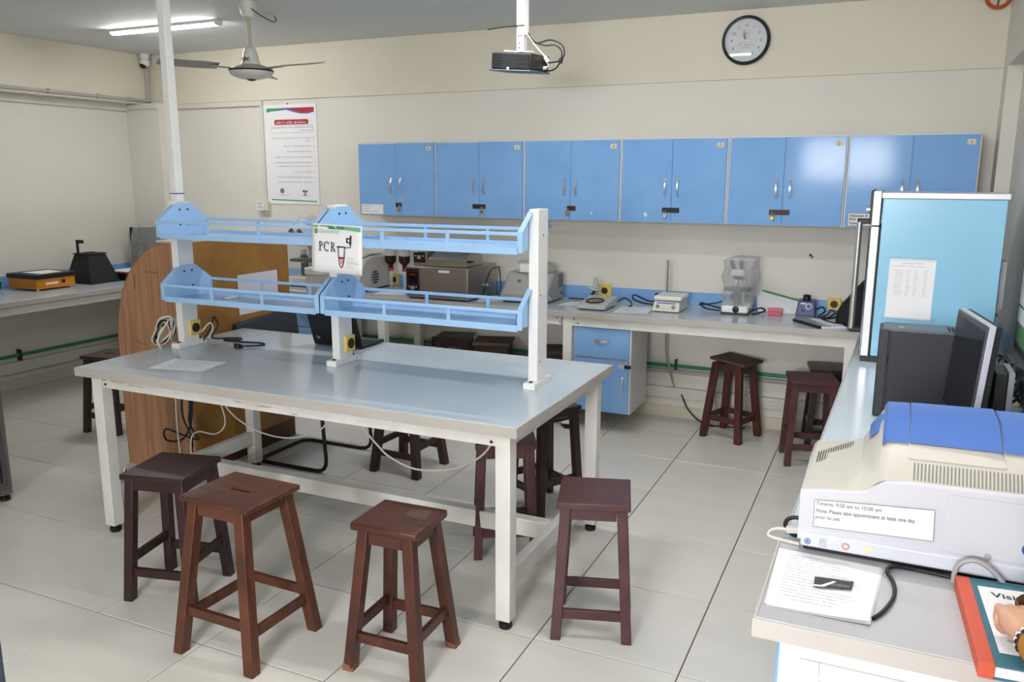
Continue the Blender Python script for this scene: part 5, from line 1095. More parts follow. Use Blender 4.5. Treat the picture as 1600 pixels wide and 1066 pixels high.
# things under the back bench
t = thing('floor_cable', 'black cable trailing from the trunking to the floor under the back bench', 'cable', (.5, .3, 0))
cable('strand', [(.42, W-.05, .20), (.47, W-.06, .10), (.56, W-.10, .03), (.66, W-.14, .009), (.80, W-.12, .009), (.92, W-.10, .009)], .006, M_CABLEK, t)
t = thing('hanging_cable', 'grey cable pair hanging behind the drawer unit under the back bench', 'cable', (.3, .35, .5))
cable('strand', [(.27, .35, .86), (.28, .35, .70), (.285, .348, .55), (.31, .345, .42), (.36, .355, .255)], .006, mat('taupe cable', (150, 144, 132), .5), t)
cable('strand', [(.30, .36, .86), (.295, .36, .70), (.29, .36, .55), (.315, .36, .42), (.36, .36, .255)], .005, M_CABLEW, t)
t = thing('wall_socket', 'white double socket on the trunking behind the loose seat stool', 'socket', (.93, W-.05, .2))
fp = MB().box(.90, .975, W-.056, W-.047, .24, .34).build('face_plate', M_WHITE, t, bevel=.003)
mb = MB()
for dx, dz in ((.025, .07), (.045, .07), (.025, .03), (.045, .03)): mb.box(.90+dx, .907+dx, W-.0575, W-.056, .24+dz, .252+dz)
mb.build('socket_holes', M_INK, fp)
t = thing('wall_clip', 'small dark screw left in the wall below the cabinets', 'screw', (1.28, W, 1.31))
MB().lathe([(.0, -.012), (.006, -.010), (.007, -.002), (.009, 0)], (1.285, W, 1.315), 10, Matrix.Rotation(-PI/2, 4, 'X')).build('screw_head', M_DKMETAL, t)
MB().lathe([(.012, -.001), (.012, 0)], (1.297, W, 1.302), 10, Matrix.Rotation(-PI/2, 4, 'X')).build('wall_plug', mat('plug grey', (130, 126, 116), .6), t)
# ================================================================== right bench: oven, computer, monitor
M_OVEN = mat('pale sky blue oven side', (146, 200, 228), .22, var=.02, scale=4, spec=.5)
M_ALU = mat('white aluminium trim', (222, 220, 222), .28, .35)
M_GLASSD = mat('dark door glass', (58, 70, 84), .08, spec=.7)
t = thing('drying_oven', 'large pale blue sided laboratory oven with white trim on the right bench', 'oven', (2.0, -.88, BZ))
OY0, OY1 = -1.17, -.56
MB().box(1.748, 2.30, OY0, OY1, .935, 1.755).build('cabinet', M_OVEN, t, bevel=.003)
MB().box(1.74, 2.31, OY0-.006, OY1+.006, 1.756, 1.785).build('top_trim', M_ALU, t, bevel=.003)
MB().box(1.70, 2.29, OY0+.01, OY1-.01, BZ, .934).build('plinth', mat('dark grey plinth', (52, 52, 56), .5), t, bevel=.003)
MB().box(1.700, 1.738, OY0-.004, OY1+.004, 1.618, 1.792).build('control_fascia', M_ALU, t, bevel=.003)
MB().box(1.688, 1.700, OY0+.0, OY1, 1.622, 1.795).build('control_face', M_BLACK, t, bevel=.003)
MB().cyl((1.688, -.80, 1.685), (1.662, -.80, 1.685), .022, 18).build('control_knob', M_CHROME, t)
dr = MB().box(1.700, 1.738, OY0-.004, OY1+.004, .932, 1.612).build('door', M_ALU, t, bevel=.003)
MB().box(1.690, 1.701, OY0+.02, OY1-.02, .95, 1.595).build('door_glass', M_GLASSD, dr, bevel=.004)
MB().box(1.739, 1.747, OY0-.001, OY1, .94, 1.60).build('door_gasket', M_RUBBER, t)
MB().cyl((1.628, -.66, .99), (1.628, -.66, 1.61), .0165, 18).build('handle', M_CHROME, dr)
for z in (.985, 1.615):
    MB().cbox((1.66, -.66, z), (.085, .03, .03)).build('handle_mount', M_BLACK, dr, bevel=.006)
mb = MB()
for b in ((2.30, 2.345, -1.0, -.72, 1.20, 1.44), (2.30, 2.32, -1.0, -.72, 1.05, 1.44), (2.30, 2.338, -1.0, -.72, 1.05, 1.16)): mb.box(*b)
mb.build('rear_bracket', mat('grey bracket', (196, 196, 200), .4), t)
t = thing('paper_notice', 'printed table sheet taped on the blue side of the oven', 'paper', (1.91, OY0, 1.14))
Mo = frame((1.801, OY0-.0014, 1.146), (1, 0, 0), (0, 0, 1))
MB().add([Mo @ Vector(q) for q in ((.0, 0, 0), (.214, -.004, 0), (.216, .306, 0), (.002, .306, 0))], [(0, 1, 2, 3)]).build('sheet', M_PAPER, t, fix=False)
mb = MB(); rn = random.Random(17); words(mb, Mo, .06, .155, .282, .007, rn); words(mb, Mo, .015, .17, .268, .005, rn)
for k in range(11):
    for x0, x1 in ((.018, .024), (.032, .07), (.085, .105), (.12, .14), (.165, .185)): words(mb, Mo, x0, x1-rn.uniform(0, .008), .245-k*.0125, .005, rn)
mb.build('print', M_GREYINK, t, fix=False)
for z in (.296, -.018): MB().add([Mo @ Vector(q) for q in ((-.015, z, .0006), (.235, z, .0006), (.235, z+.022, .0006), (-.015, z+.022, .0006))], [(0, 1, 2, 3)]).build('tape', mat('clear oven tape', (190, 220, 235), .2, alpha=.22), t, fix=False)
# computer tower
t = thing('computer_tower', 'black computer tower standing on the right bench before the oven', 'computer', (1.99, -2.17, BZ))
M_PC = mat('black pc steel', (38, 38, 44), .45); M_PCT = mat('grey pc top', (84, 92, 98), .35)
MB().box(1.828, 2.19, -2.26, -2.085, BZ+.008, 1.255).build('case', M_PC, t, bevel=.003)
MB().box(1.787, 1.826, -2.264, -2.081, BZ+.004, 1.262).build('front_bezel', mat('pc bezel', (44, 44, 48), .4), t, bevel=.005)
tp = MB().box(1.80, 2.19, -2.258, -2.087, 1.2555, 1.268).build('top_cover', M_PCT, t, bevel=.002)
for k in range(10): MB().box(2.035+k*.013, 2.043+k*.013, -2.24, -2.13, 1.268, 1.2692).build('top_slot', M_INK, tp)
mb = MB()
for k in range(3): mb.box(1.858+k*.007, 1.862+k*.007, -2.21, -2.19, 1.268, 1.2688)
mb.build('top_mark', M_PAPER, tp)
for x in (1.83, 2.15): MB().box(x, x+.03, -2.25, -2.10, BZ, BZ+.01).build('foot', M_RUBBER, t)
# monitor seen from its left edge
t = thing('desktop_monitor', 'black monitor with silver edge facing left on the right bench', 'monitor', (2.12, -2.5, BZ))
A = Vector((2.125, -2.705, 0)); B_ = Vector((2.062, -2.29, 0)); ax = (B_-A).normalized(); W_ = (B_-A).length
nx = Vector((-ax.y, ax.x, 0))      # towards the screen side (-x)
if nx.x > 0: nx = -nx
upv = (Vector((0, 0, 1))-nx*.07).normalized()
Mm = Matrix(((ax.x, upv.x, nx.x, 2.105), (ax.y, upv.y, nx.y, -2.70), (ax.z, upv.z, nx.z, .985), (0, 0, 0, 1)))
H_ = .385
MB().box(0, W_, 0, H_, -.035, -.008, Mm).build('back_shell', M_BLACK, t, bevel=.006)
MB().box(-.002, W_+.002, -.002, H_+.002, -.014, .006, Mm).build('silver_rim', mat('silver plastic', (196, 196, 208), .35, .2), t, bevel=.002)
MB().box(.002, W_-.002, .002, H_-.002, .004, .012, Mm).build('front_bezel', mat('gunmetal bezel', (70, 70, 76), .35), t, bevel=.003)
MB().box(.018, W_-.018, .022, H_-.020, .0115, .0128, Mm).build('screen', mat('dark monitor screen', (24, 28, 34), .12, spec=.6), t)
MB().box(W_*.5-.03, W_*.5+.03, -.085, .16, -.055, -.034, Mm).build('stand_neck', M_BLACK, t, bevel=.004)
MB().lathe([(.11, 0), (.11, .008), (.05, .016), (.03, .02)], (2.135, -2.49, BZ), 28).build('stand_foot', M_BLACK, t)
t = thing('upright_player', 'slim black device with silver edge standing behind the monitor', 'device', (2.20, -2.42, BZ))
MB().box(2.185, 2.225, -2.47, -2.30, BZ, 1.165).build('body', M_BLACK, t, bevel=.003)
MB().box(2.226, 2.246, -2.475, -2.295, BZ, 1.172).build('silver_edge', mat('grey silver', (150, 150, 156), .35, .3), t, bevel=.002)
# cables and power strips in the corner
def power_strip(label, x0, y0, x1, y1):
    t = thing('power_strip', label, 'power strip', ((x0+x1)/2, (y0+y1)/2, BZ))
    MB().beam((x0, y0, BZ+.018), (x1, y1, BZ+.018), .055, .035).build('body', M_CREAMPL, t, bevel=.006)
    for k in range(3):
        f = .25+k*.25; MB().lathe([(.017, .0), (.017, .002), (0, .002)], (x0+(x1-x0)*f, y0+(y1-y0)*f, BZ+.036), 12).build('outlet', M_MIDGREY, t)
power_strip('cream power strip on the right bench, farther one near the oven', 2.315, -1.36, 2.40, -1.10)
power_strip('cream power strip on the right bench, nearer one under cables', 2.33, -1.86, 2.41, -1.60)
t = thing('cable_tangle', 'tangle of black computer cables behind the monitor', 'cable', (2.33, -1.6, BZ))
rn = random.Random(77)
for k in range(8):
    c = Vector((2.315+rn.uniform(-.03, .03), -1.66+rn.uniform(-.25, .2), BZ+.075)); r1, r2 = rn.uniform(.04, .065), rn.uniform(.06, .12)
    cable('loop', [(min(2.41, c.x+r1*math.cos(a)), c.y+r2*math.sin(a), max(BZ+.045, c.z+.05*math.sin(a*2+k)+rn.uniform(-.012, .02))) for a in [i*PI/4 for i in range(8)]], .0065, M_CABLEK, t, closed=True)
cable('strand', [(2.25, -2.40, .915), (2.27, -2.2, .93), (2.30, -2.0, 1.03), (2.33, -1.8, 1.06), (2.34, -1.6, 1.02), (2.30, -1.4, .95)], .0065, M_CABLEK, t)
cable('strand', [(2.20, -2.0, .91), (2.24, -1.85, 1.0), (2.27, -1.7, 1.06), (2.29, -1.5, 1.0), (2.30, -1.3, .92)], .006, mat('grey lead', (120, 120, 122), .5), t)
cable('strand', [(2.29, -2.62, .907), (2.32, -2.3, .92), (2.345, -2.05, 1.0), (2.36, -1.9, 1.06), (2.35, -1.7, 1.04)], .0075, M_CABLEK, t)
# notice board leaning on the right wall
t = thing('notice_board', 'white and green notice board in a dark frame on the right wall', 'board', (2.42, -1.7, BZ))
XQ = 2.424
MB().box(XQ-.012, XQ, -2.4, -1.03, 1.02, 1.9).build('frame', mat('dark aluminium', (70, 70, 74), .4, .4), t, bevel=.003)
MB().box(XQ-.0145, XQ-.012, -2.37, -1.07, 1.16, 1.86).build('white_field', M_PAPER, t)
MB().box(XQ-.0145, XQ-.012, -2.37, -1.07, 1.06, 1.16).build('green_field', mat('board green', (96, 140, 96), .6), t)
MB().box(XQ-.0155, XQ-.0145, -2.37, -1.07, 1.235, 1.247).build('green_line', MATS['print green'], t)
for k in range(5): MB().box(XQ-.012-k*.011, XQ-.003-k*.011, -2.42, -1.02, 1.0, 1.02-k*.003).build('ribbed_tray', mat('ribbed aluminium', (140, 140, 144), .35, .6), t, bevel=.002)
# ================================================================== PCR machine nearest the camera on the right
M_PCRW = mat('white machine plastic', (204, 205, 213), .3, spec=.5); M_PCRB = mat('beige machine plastic', (192, 189, 180), .4); M_PCRBL = mat('cobalt machine lid', (78, 116, 190), .3, spec=.5)
t = thing('pcr_machine', 'large white and beige PCR machine with blue lid on the right bench', 'instrument', (2.0, -3.5, BZ))
MY = -3.70
# lower white shell: rear face with a step that rises to the right
top_line = [(1.640, 1.068), (1.70, 1.077), (1.765, 1.085), (1.790, 1.092), (1.815, 1.108), (1.838, 1.124), (1.88, 1.128), (2.13, 1.134), (2.38, 1.138)]
rings = []
for x, z in top_line: rings.append([(x, MY, .935), (x, MY, z-.006), (x, MY+.008, z), (x, -3.30, z-.004), (x, -3.28, .935)])
MB().loft(rings).build('lower_shell', M_PCRW, t, angle=25)
MB().box(1.655, 2.37, MY+.02, -3.30, BZ, .936).build('base', M_BLACK, t, bevel=.003)
MB().box(1.648, 2.378, MY-.003, -3.285, .917, .957).build('base_trim', mat('cool white trim', (208, 212, 222), .3), t, bevel=.005)
# beige upper shell
def sec(x, zA, zB, zC, zD, yA=MY+.006): return [(x, yA, zA-.004), (x, yA+.004, zA), (x, -3.61, zB), (x, -3.47, zC), (x, -3.33, zD), (x, -3.295, zA-.004)]
secs = [sec(1.642, 1.067, 1.078, 1.086, 1.082), sec(1.652, 1.071, 1.086, 1.098, 1.094), sec(1.70, 1.079, 1.093, 1.105, 1.10), sec(1.745, 1.085, 1.10, 1.112, 1.108), sec(1.775, 1.090, 1.112, 1.128, 1.122), sec(1.80, 1.102, 1.142, 1.17, 1.165), sec(1.818, 1.118, 1.178, 1.21, 1.206), sec(1.832, 1.126, 1.194, 1.228, 1.226), sec(1.85, 1.129, 1.198, 1.233, 1.231), sec(2.35, 1.137, 1.206, 1.241, 1.24), sec(2.38, 1.13, 1.17, 1.19, 1.19)]
MB().loft(secs).build('upper_shell', M_PCRB, t, angle=30)
# blue lid over the hump
def cap(x, dz, y0=-3.612): return [(x, y0, 1.199+dz), (x, -3.54, 1.2195+dz), (x, -3.475, 1.2375+dz), (x, -3.34, 1.236+dz), (x, -3.29, 1.20+dz), (x, -3.30, 1.17+dz), (x, -3.45, 1.19+dz)]
MB().loft([cap(1.822, -.012), cap(1.83, .001), cap(1.882, .004), cap(1.884, .004)]).build('blue_lid_end', M_PCRBL, t, angle=30)
MB().loft([cap(1.886, .002), cap(1.89, .005, -3.615), cap(2.05, .009, -3.62), cap(2.088, .010, -3.625), cap(2.092, .006, -3.62)]).build('blue_lid', M_PCRBL, t, angle=30)
MB().loft([cap(2.095, .007), cap(2.35, .008), cap(2.37, -.02)]).build('blue_lid_end', M_PCRBL, t, angle=30)
MB().loft([[(1.79, -3.47, 1.16), (1.79, -3.40, 1.175), (1.79, -3.36, 1.17)], [(1.81, -3.50, 1.19), (1.81, -3.42, 1.212), (1.81, -3.36, 1.20)], [(1.825, -3.52, 1.195), (1.825, -3.44, 1.222), (1.825, -3.36, 1.21)]]).build('blue_lid_tip', M_PCRBL, t)
# recess plate under the lid and vents
def slope(x, f, off=.0):      # point on the beige rear slope, f 0..1 from bottom to lid
    k = (x-1.85)/.5; y0, z0, y1, z1 = MY+.010, 1.129+.008*k, -3.61, 1.198+.008*k
    n = Vector((0, -(z1-z0), y1-y0)).normalized(); p = Vector((x, y0+(y1-y0)*f, z0+(z1-z0)*f)); return p+n*off
mb = MB(); ex = [(1.883, .62), (1.89, .60), (2.09, .60), (2.10, .62), (2.085, 1.0), (1.884, 1.0)]
mb.add([slope(x, f, .003) for x, f in ex]+[slope(x, f, -.003) for x, f in ex], [tuple(range(6)), tuple(range(11, 5, -1))]+[(i, i+6, (i+1) % 6+6, (i+1) % 6) for i in range(6)]); mb.build('recess_plate', mat('beige recess plate', (202, 199, 190), .4), t)
for k in range(34):
    x = 1.897+k*.0082
    if x > 2.34: break
    MB().add([slope(a, f, o_) for a, f, o_ in ((x, .02, .0012), (x+.0034, .02, .0012), (x+.0034, .50, .0012), (x, .50, .0012))], [(0, 1, 2, 3)]).build('vent_slot', mat('vent shadow grey', (128, 126, 118), .7), t, fix=False)
for k in range(15):
    f = k/14; x = 1.664+.084*f; y0 = -3.54+.105*f; dz = 1.0965+.0115*f
    MB().add([(x-.0015, y0, dz), (x+.0012, y0, dz), (x+.0015, y0+.075, dz+.0065), (x-.0012, y0+.075, dz+.0065)], [(0, 1, 2, 3)]).build('wing_vent_slot', mat('vent dark brown', (78, 66, 56), .7), t, fix=False)
# rear access panel with screw, info mark
Mr = frame((0, MY-.0005, 0), (1, 0, 0), (0, 0, 1))
pp = rrect(1.971, 2.36, .966, 1.113, .012)
pn = MB().prism([(x, z) for x, z in pp], 'Y', MY-.0035, MY+.002).build('access_panel', M_PCRW, t, bevel=.001)
MB().lathe([(.009, 0), (.008, .003), (0, .0035)], (2.073, MY-.0035, .972), 16, RX).build('thumb_screw', M_CHROME, pn)
MB().lathe([(.016, 0), (.016, .0006)], (2.155, MY-.0035, 1.004), 20, RX).build('info_mark', mat('info blue', (44, 84, 170), .5), pn)
MB().cbox((2.153, MY-.0046, 1.0), (.004, .0006, .014)).build('info_letter', M_PAPER, pn)
# taped notice
Mn = Mr @ Matrix.Translation((1.677, .976, .0028))
c4 = [(0, .0), (.277, .012), (.274, .092), (-.001, .073)]
nt_ = MB().add([Mn @ Vector((x, y, 0)) for x, y in c4], [(0, 1, 2, 3)]).build('taped_notice', M_PAPER, t, fix=False, label='white taped notice with timings')
mb = MB()
for (xa, ya), (xb, yb) in zip(c4, c4[1:]+c4[:1]):
    a, b = Vector((xa, ya, .0004)), Vector((xb, yb, .0004)); d = (b-a).normalized(); n2 = Vector((-d.y, d.x, 0))*.0007
    mb.quad(*[Mn @ q for q in (a-n2, b-n2, b+n2, a+n2)])
mb.build('notice_border', mat('navy ink', (40, 44, 80), .7), nt_, fix=False)
for s, x, y, col in (('Timings: 9:00 am to 10:00 am', .006, .0595, (100, 98, 100)), ('Note: Please take appointment at least one day', .006, .0395, (84, 82, 84)), ('prior to use.', .005, .0225, (100, 98, 100))):
    text('notice_lettering', s, .0150, Mn @ Matrix.Rotation(R_(3.0 if y < .05 else 2.6), 4, 'Z') @ Matrix.Translation((x, y, .0006)), mat('notice ink %d' % col[0], col, .8), nt_, w=True, bold=.0003, sx=.80 if y < .05 else .86)
MB().add([Mn @ Vector((x, y, .0014)) for x, y in ((-.012, -.012), (.288, .0), (.29, .10), (.15, .112), (-.012, .088))], [(0, 1, 2, 3, 4)]).build('tape', mat('glossy clear tape', (246, 246, 250), .12, alpha=.16, spec=.7), nt_, fix=False)
# stickers and leads
Mk = Mr @ Matrix.Translation((0, 0, .0045))
mb = MB()
for k in range(16):
    a0, a1 = 2*PI*k/16, 2*PI*(k+1)/16
    mb.quad(*[Mk @ Vector((1.666+r*math.cos(a), .933+r*math.sin(a), 0)) for r, a in ((.008, a0), (.008, a1), (.0058, a1), (.0058, a0))])
mb.quad(*[Mk @ Vector((1.666+a, .933+b, 0)) for a, b in ((-.003, -.003), (.003, -.003), (.003, .003), (-.003, .003))]); mb.build('blue_mark', MATS['print blue'], t, fix=False)
mb = MB(); rn = random.Random(13)
for k in range(4): words(mb, Mk, 1.695, 1.712, .925+k*.006, .004, rn)
mb.build('rating_print', M_GREYINK, t, fix=False)
mb = MB()
for k in range(16):
    a0, a1 = 2*PI*k/16, 2*PI*(k+1)/16
    mb.quad(*[Mk @ Vector((1.758+r*math.cos(a), .936+r*math.sin(a), 0)) for r, a in ((.009, a0), (.009, a1), (.006, a1), (.006, a0))])
mb.build('orange_mark', mat('orange print', (214, 120, 80), .6), t, fix=False)
MB().add([Mk @ Vector(q) for q in ((1.80, .93, 0), (1.823, .932, 0), (1.82, .946, 0), (1.803, .947, 0))], [(0, 1, 2, 3)]).build('torn_sticker', M_CREAMPL, t, fix=False)
MB().beam((1.643, -3.62, .925), (1.605, -3.625, .922), .022, .016).build('network_plug', M_CABLEW, t, bevel=.003)
cable('network_lead', [(1.606, -3.625, .922), (1.585, -3.627, .922), (1.566, -3.632, .915), (1.562, -3.645, .905), (1.59, -3.66, .9055), (1.645, -3.67, .9055)], .0045, M_CABLEW, t)
cable('black_lead', [(1.645, -3.58, .94), (1.622, -3.58, .942), (1.604, -3.585, .935), (1.60, -3.595, .92), (1.62, -3.61, .906), (1.65, -3.62, .906)], .006, M_CABLEK, t)
cable('black_lead', [(2.0, -3.71, .906), (1.92, -3.705, .908), (1.87, -3.718, .91), (1.858, -3.75, .909), (1.872, -3.80, .907), (1.874, -3.87, .907), (1.855, -3.95, .907), (1.832, -4.0, .906)], .005, M_CABLEK, t)
cable('grey_lead', [(2.003, -3.735, .906), (2.004, -3.74, .935), (2.013, -3.74, .958), (2.04, -3.74, .972), (2.07, -3.74, .962), (2.10, -3.742, .935), (2.12, -3.745, .91)], .006, mat('silver grey lead', (168, 166, 166), .4), t)
# papers, card
pt = sheet_stack('paper_stack', 'curled stack of printed sheets at the right bench front edge', 'paper', [(1.608, -4.028), (1.824, -4.026), (1.846, -3.722), (1.602, -3.715)], BZ, 4, text_lines=16, jitter=.006, ink=mat('faint ink', (170, 170, 174), .8), curl=.004)
t = thing('business_card', 'black and white card lying on the printed sheets', 'card', (1.74, -3.86, .908))
cq = [(1.700, -3.905), (1.782, -3.885), (1.786, -3.84), (1.698, -3.852)]
MB().hexa([(x, y, .9085) for x, y in cq], [(x, y, .9095) for x, y in cq]).build('card', mat('card black', (36, 34, 38), .4), t)
MB().add([(1.7005, -3.904, .9098), (1.722, -3.899, .9098), (1.748, -3.86, .9098), (1.742, -3.858, .9098), (1.715, -3.892, .9098), (1.7005, -3.895, .9098)], [(0, 1, 2, 3, 4, 5)]).build('white_stripe', M_PAPER, t, fix=False)
mb = MB(); words(mb, frame((1.735, -3.885, .9097), (1, .14, 0), (0, 1, 0)), 0, .042, 0, .004, random.Random(3)); words(mb, frame((1.735, -3.878, .9097), (1, .14, 0), (0, 1, 0)), .005, .042, 0, .004, random.Random(4)); words(mb, frame((1.755, -3.85, .9097), (1, .1, 0), (0, 1, 0)), 0, .026, 0, .004, random.Random(5)); mb.build('lettering', M_PAPER, t, fix=False)
# visitors book
t = thing('visitors_book', 'teal visitors book with orange spine under the resting hand', 'book', (2.09, -3.93, BZ))
bp = [(2.026, -4.140), (2.218, -4.128), (2.205, -3.735), (2.006, -3.752)]
def inset(q, d): 
    c = Vector((sum(a for a, b in q)/4, sum(b for a, b in q)/4)); return [tuple(c+(Vector(p)-c)*(1-d)) for p in q]
MB().hexa([(x, y, BZ+.0005) for x, y in bp], [(x, y, BZ+.004) for x, y in bp]).build('back_cover', mat('teal book cloth', (58, 112, 128), .6), t, bevel=.001)
ip = inset(bp, .03); MB().hexa([(x, y, BZ+.004) for x, y in ip], [(x, y, BZ+.028) for x, y in ip]).build('pages', M_PAPER, t)
MB().hexa([(x, y, BZ+.028) for x, y in bp], [(x, y, BZ+.032) for x, y in bp]).build('front_cover', MATS['teal book cloth'], t, bevel=.001)
sq = [(2.0255, -4.1405), (2.054, -4.1395), (2.036, -3.7495), (2.0055, -3.7515)]
MB().hexa([(x-.0015, y, BZ+.0003) for x, y in sq], [(x-.0015, y, BZ+.033) for x, y in sq]).build('spine', mat('orange red book cloth', (206, 92, 70), .6), t, bevel=.002)
lq = [(2.064, -4.085), (2.205, -4.076), (2.193, -3.775), (2.048, -3.79)]
lb = MB().hexa([(x, y, BZ+.0322) for x, y in lq], [(x, y, BZ+.0328) for x, y in lq]).build('title_label', M_PAPER, t)
Mt = frame((2.062, -3.845, BZ+.0334), (1, .05, 0), (.05, 1, 0))
text('title_lettering', 'Visitors', .034, Mt @ Matrix.Translation((.012, .008, 0)), M_INK, lb, w=True, bold=.0004)
mb = MB()
for y, x1 in ((-.048, .13), (-.07, .13), (-.094, .13), (-.19, .06)): words(mb, Mt, .012, .05, y+.002, .006, random.Random(int(-y*1000))); mb.quad(*[Mt @ Vector(q) for q in ((.012, y, .0), (x1, y, .0), (x1, y+.0012, .0), (.012, y+.0012, .0))])
mb.build('ruled_lines', M_GREYINK, lb, fix=False)
# ================================================================== grey upright cabinet at the left edge, post, person
M_GREYST = mat('grey hammered steel', (112, 112, 110), .42, .3, var=.05, scale=8)
t = thing('upright_incubator', 'tall dark grey steel cabinet with adjustable feet at the left frame edge', 'cabinet', (-3.05, -3.2, 0))
MB().box(-3.40, -2.752, -3.50, -2.895, .07, 1.75).build('cabinet', M_GREYST, t, bevel=.006)
MB().box(-2.756, -2.744, -3.48, -2.93, .09, 1.73).build('door', mat('grey door steel', (98, 98, 98), .4, .3), t, bevel=.004)
MB().box(-2.745, -2.738, -2.965, -2.958, .12, 1.7).build('door_seam', M_RUBBER, t)
for x in (-3.36, -2.78):
    for y in (-3.46, -2.93):
        MB().lathe([(.03, 0), (.03, .02), (.012, .028), (.012, .07)], (x, y, 0), 14).build('adjustable_foot', M_BLACK, t)
        MB().box(x-.03, x+.03, y-.03, y+.03, .035, .072).build('foot_bracket', M_GREYST, t, bevel=.003)
t = thing('steel_post', 'slate blue steel post of an equipment stand at the left frame edge', 'post', (.74, -5.25, 0))
M_SLATE = mat('slate blue steel', (66, 76, 98), .4, .2)
MB().box(.705, .768, -5.285, -5.222, .02, 1.32).build('post', M_SLATE, t, bevel=.006)
MB().box(.60, .86, -5.38, -5.12, 0, .022).build('base_plate', M_SLATE, t, bevel=.004)
# ------------------------------------------------------------------ person standing at the right bench, one hand on the book
M_SKIN = mat('warm skin', (206, 160, 132), .5, var=.05, scale=30); M_MUST = mat('mustard cotton', (170, 118, 34), .8, var=.08, scale=60)
PXc, PYc = 2.215, -4.58
t = thing('person', 'person in mustard sleeves resting a closed hand on the visitors book', 'person', (PXc, PYc, 0))
b = MB()
def ell(c, rx, ry, n=14): return [(c[0]+rx*math.cos(2*PI*i/n), c[1]+ry*math.sin(2*PI*i/n), c[2]) for i in range(n)]
def tb(pts, rs, n=12): b.tube(pts, 0, n, rs=rs)
# torso, neck, head
b.loft([ell((PXc, PYc, z), rx, ry) for z, rx, ry in ((.80, .15, .11), (.90, .165, .12), (1.05, .14, .105), (1.20, .155, .115), (1.32, .17, .11), (1.38, .14, .085), (1.41, .06, .06))])
tb([(PXc, PYc, 1.38), (PXc, PYc+.015, 1.47)], [.055, .052])
b.loft([ell((PXc, PYc+.02+dy, z), rx, ry) for z, rx, ry, dy in ((1.445, .03, .04, .03), (1.47, .055, .075, .015), (1.52, .07, .092, .005), (1.58, .077, .1, 0), (1.63, .074, .098, -.005), (1.67, .055, .075, -.01), (1.685, .02, .03, -.01))])
b.loft([ell((PXc, PYc+.115, z), r_, r_*1.1, 8) for z, r_ in ((1.515, .016), (1.53, .017), (1.56, .01), (1.57, .006))])          # nose
for s in (-1, 1): b.loft([ell((PXc+s*.078, PYc+.02, z), .010, .022, 8) for z in (1.525, 1.545, 1.57, 1.585)])                 # ears
# legs and feet
for s in (-1, 1):
    tb([(PXc+s*.085, PYc, .86), (PXc+s*.09, PYc+.01, .48), (PXc+s*.09, PYc-.01, .30), (PXc+s*.09, PYc-.01, .08)], [.088, .058, .055, .038])
    b.loft([ell((PXc+s*.09, y, .035), .035, .03, 10) if False else [(PXc+s*.09+w_*math.cos(a), y, .035+.03*math.sin(a)) for a in [2*PI*i/10 for i in range(10)]] for y, w_ in ((PYc-.06, .03), (PYc, .036), (PYc+.10, .042), (PYc+.16, .03))])
# right arm hangs at the side
tb([(PXc+.14, PYc, 1.35), (PXc+.15, PYc-.02, 1.08), (PXc+.15, PYc+.05, .86)], [.05, .04, .028])
tb([(PXc+.15, PYc+.05, .86), (PXc+.165, PYc+.07, .80), (PXc+.16, PYc+.085, .74)], [.03, .036, .02])
# left arm reaches to the book, closed hand
SH, EL, WR = Vector((PXc-.145, PYc+.01, 1.35)), Vector((2.165, -4.37, 1.06)), Vector((2.113, -4.115, .990))
tb([SH, EL, WR], [.05, .042, .027])
hd = Vector((-.14, 1, 0)).normalized(); la = Vector((1, .14, 0)).normalized(); upz = Vector((0, 0, 1)); H0 = WR+hd*.005
def hp(f, l, z): return tuple(H0+hd*f+la*l+upz*z)
b.loft([[hp(f, l*w_+o_, z*h_-.004) for l, z in ((-1, -.3), (-.8, -.9), (0, -1), (.8, -.9), (1, -.3), (1, .4), (.75, .9), (0, 1), (-.75, .9), (-1, .4))] for f, w_, h_, o_ in ((-.01, .026, .022, 0), (.02, .032, .024, 0), (.05, .041, .026, 0), (.078, .043, .025, 0), (.09, .038, .02, 0))])
for k, (l, ln) in enumerate(((-.033, .88), (-.0115, 1.0), (.0105, 1.02), (.032, .94))):
    tb([hp(.074, l, .008), hp(.074+.036*ln, l*1.02, .004), hp(.074+.040*ln, l*1.02, -.020), hp(.074+.016, l, -.032), hp(.06, l, -.026)], [.0112, .0105, .0102, .0095, .008], 10)
tb([hp(.02, .032, -.008), hp(.05, .050, -.016), hp(.082, .046, -.022), hp(.102, .026, -.026)], [.014, .0125, .011, .009], 10)
body = b.build('body', M_SKIN, t, angle=180)
md = body.modifiers.new('remesh', 'REMESH'); md.mode = 'VOXEL'; md.voxel_size = .0045; md.use_smooth_shade = True
md = body.modifiers.new('smooth', 'SMOOTH'); md.factor = .5; md.iterations = 4
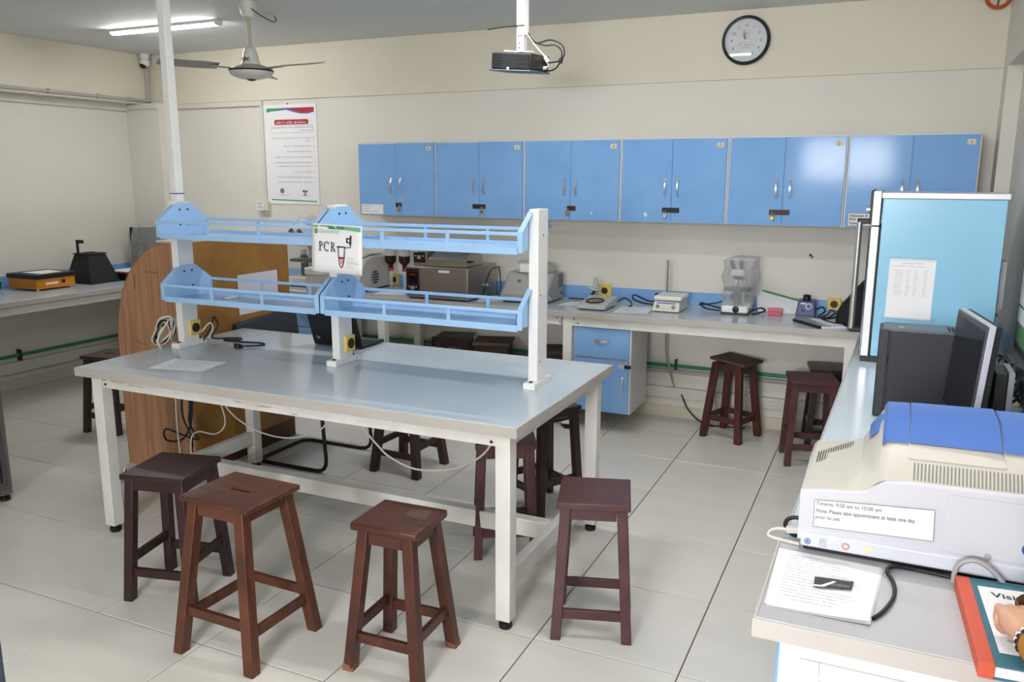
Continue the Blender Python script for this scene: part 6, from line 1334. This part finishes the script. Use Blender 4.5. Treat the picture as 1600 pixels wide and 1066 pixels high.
# clothing
k = MB()
k.loft([ell((PXc, PYc, z), rx, ry, 20) for z, rx, ry in ((.62, .185, .15), (.80, .178, .14), (.92, .182, .138), (1.05, .165, .128), (1.20, .175, .132), (1.32, .185, .125), (1.385, .15, .098), (1.415, .075, .072))], cap=False)
k.tube([SH+Vector((.05, 0, .02)), SH, EL, WR-hd*.03+Vector((0, 0, .0))], 0, 14, rs=[.06, .062, .05, .037])
k.tube([(PXc+.09, PYc, 1.37), (PXc+.14, PYc, 1.35), (PXc+.15, PYc-.02, 1.08), (PXc+.15, PYc+.04, .90)], 0, 14, rs=[.06, .062, .053, .042])
k.build('tunic', M_MUST, t, angle=60)
MB().lathe([(.037, 0), (.041, .006), (.041, .014), (.037, .02)], (0, 0, 0), 18).build('cuff', M_PAPER, t, w=False) if False else None
for off, m_, r_ in ((.012, M_BLACK, .0335), (.020, M_PAPER, .0325), (.004, M_BLACK, .034)):
    c = WR-hd*(.03-off); 
    for i in range(16):
        a = 2*PI*i/16; p = c+la*math.cos(a)*r_+upz*math.sin(a)*r_*.92
        MB().lathe([(.0, -.0055), (.004, -.004), (.0055, 0), (.004, .004), (0, .0055)], p, 8).build('bracelet_bead', m_, t)
for s in (-1, 1):
    MB().tube([(PXc+s*.085, PYc, .80), (PXc+s*.09, PYc+.01, .48), (PXc+s*.09, PYc-.01, .30), (PXc+s*.09, PYc-.01, .10)], 0, 14, rs=[.10, .08, .078, .07]).build('trouser_leg', mat('cream cotton', (206, 196, 174), .85), t, angle=60)
    MB().loft([[(PXc+s*.09+w_*math.cos(a), y, max(.002, .034+.036*math.sin(a))) for a in [2*PI*i/12 for i in range(12)]] for y, w_ in ((PYc-.075, .028), (PYc-.04, .042), (PYc+.10, .05), (PYc+.165, .034), (PYc+.18, .01))]).build('shoe', M_BROWNMETAL, t, angle=60)
MB().loft([ell((PXc, PYc-.005, z), rx, ry, 18) for z, rx, ry in ((1.30, .06, .03), (1.42, .085, .06), (1.50, .09, .088), (1.58, .092, .10), (1.64, .09, .105), (1.685, .07, .085), (1.705, .03, .04))]).build('hair', mat('dark brown hair', (36, 26, 22), .6), t, angle=60)
for s in (-1, 1): MB().lathe([(0, -.009), (.007, -.006), (.009, 0), (.007, .006), (0, .009)], (PXc+s*.03, PYc+.108, 1.565), 10).build('eye', M_PAPER, t); MB().lathe([(0, -.004), (.004, 0), (0, .004)], (PXc+s*.03, PYc+.116, 1.565), 8).build('pupil', M_INK, t)
MB().box(PXc-.022, PXc+.022, PYc+.105, PYc+.114, 1.492, 1.500).build('mouth', mat('lip', (160, 90, 84), .5), t, bevel=.003)
# folded sunglasses held in the hand
t = thing('sunglasses', 'folded brown sunglasses held in the hand on the book', 'sunglasses', (2.14, -3.99, .98))
gp = H0+hd*.125+la*.035
def gl(f, l, z): return tuple(gp+hd*f+la*l+upz*z)
for l in (-.008, .048):
    MB().loft([[gl(f+.0, l+rx*math.cos(2*PI*i/14), .008+rz*math.sin(2*PI*i/14)) for i in range(14)] for f, rx, rz in ((0, .025, .022), (.003, .027, .024), (.006, .025, .022))]).build('lens', mat('brown lens', (74, 48, 34), .15), t)
cable('temple', [gl(.003, -.032, .012), gl(-.03, -.03, .006), gl(-.06, -.02, -.004)], .0025, mat('tortoise brown', (88, 54, 34), .3), t)
cable('temple', [gl(.003, .072, .012), gl(-.03, .06, .004), gl(-.06, .03, -.006)], .0025, MATS['tortoise brown'], t)
cable('bridge', [gl(.003, .014, .014), gl(.003, .02, .017), gl(.003, .026, .014)], .0025, MATS['tortoise brown'], t)
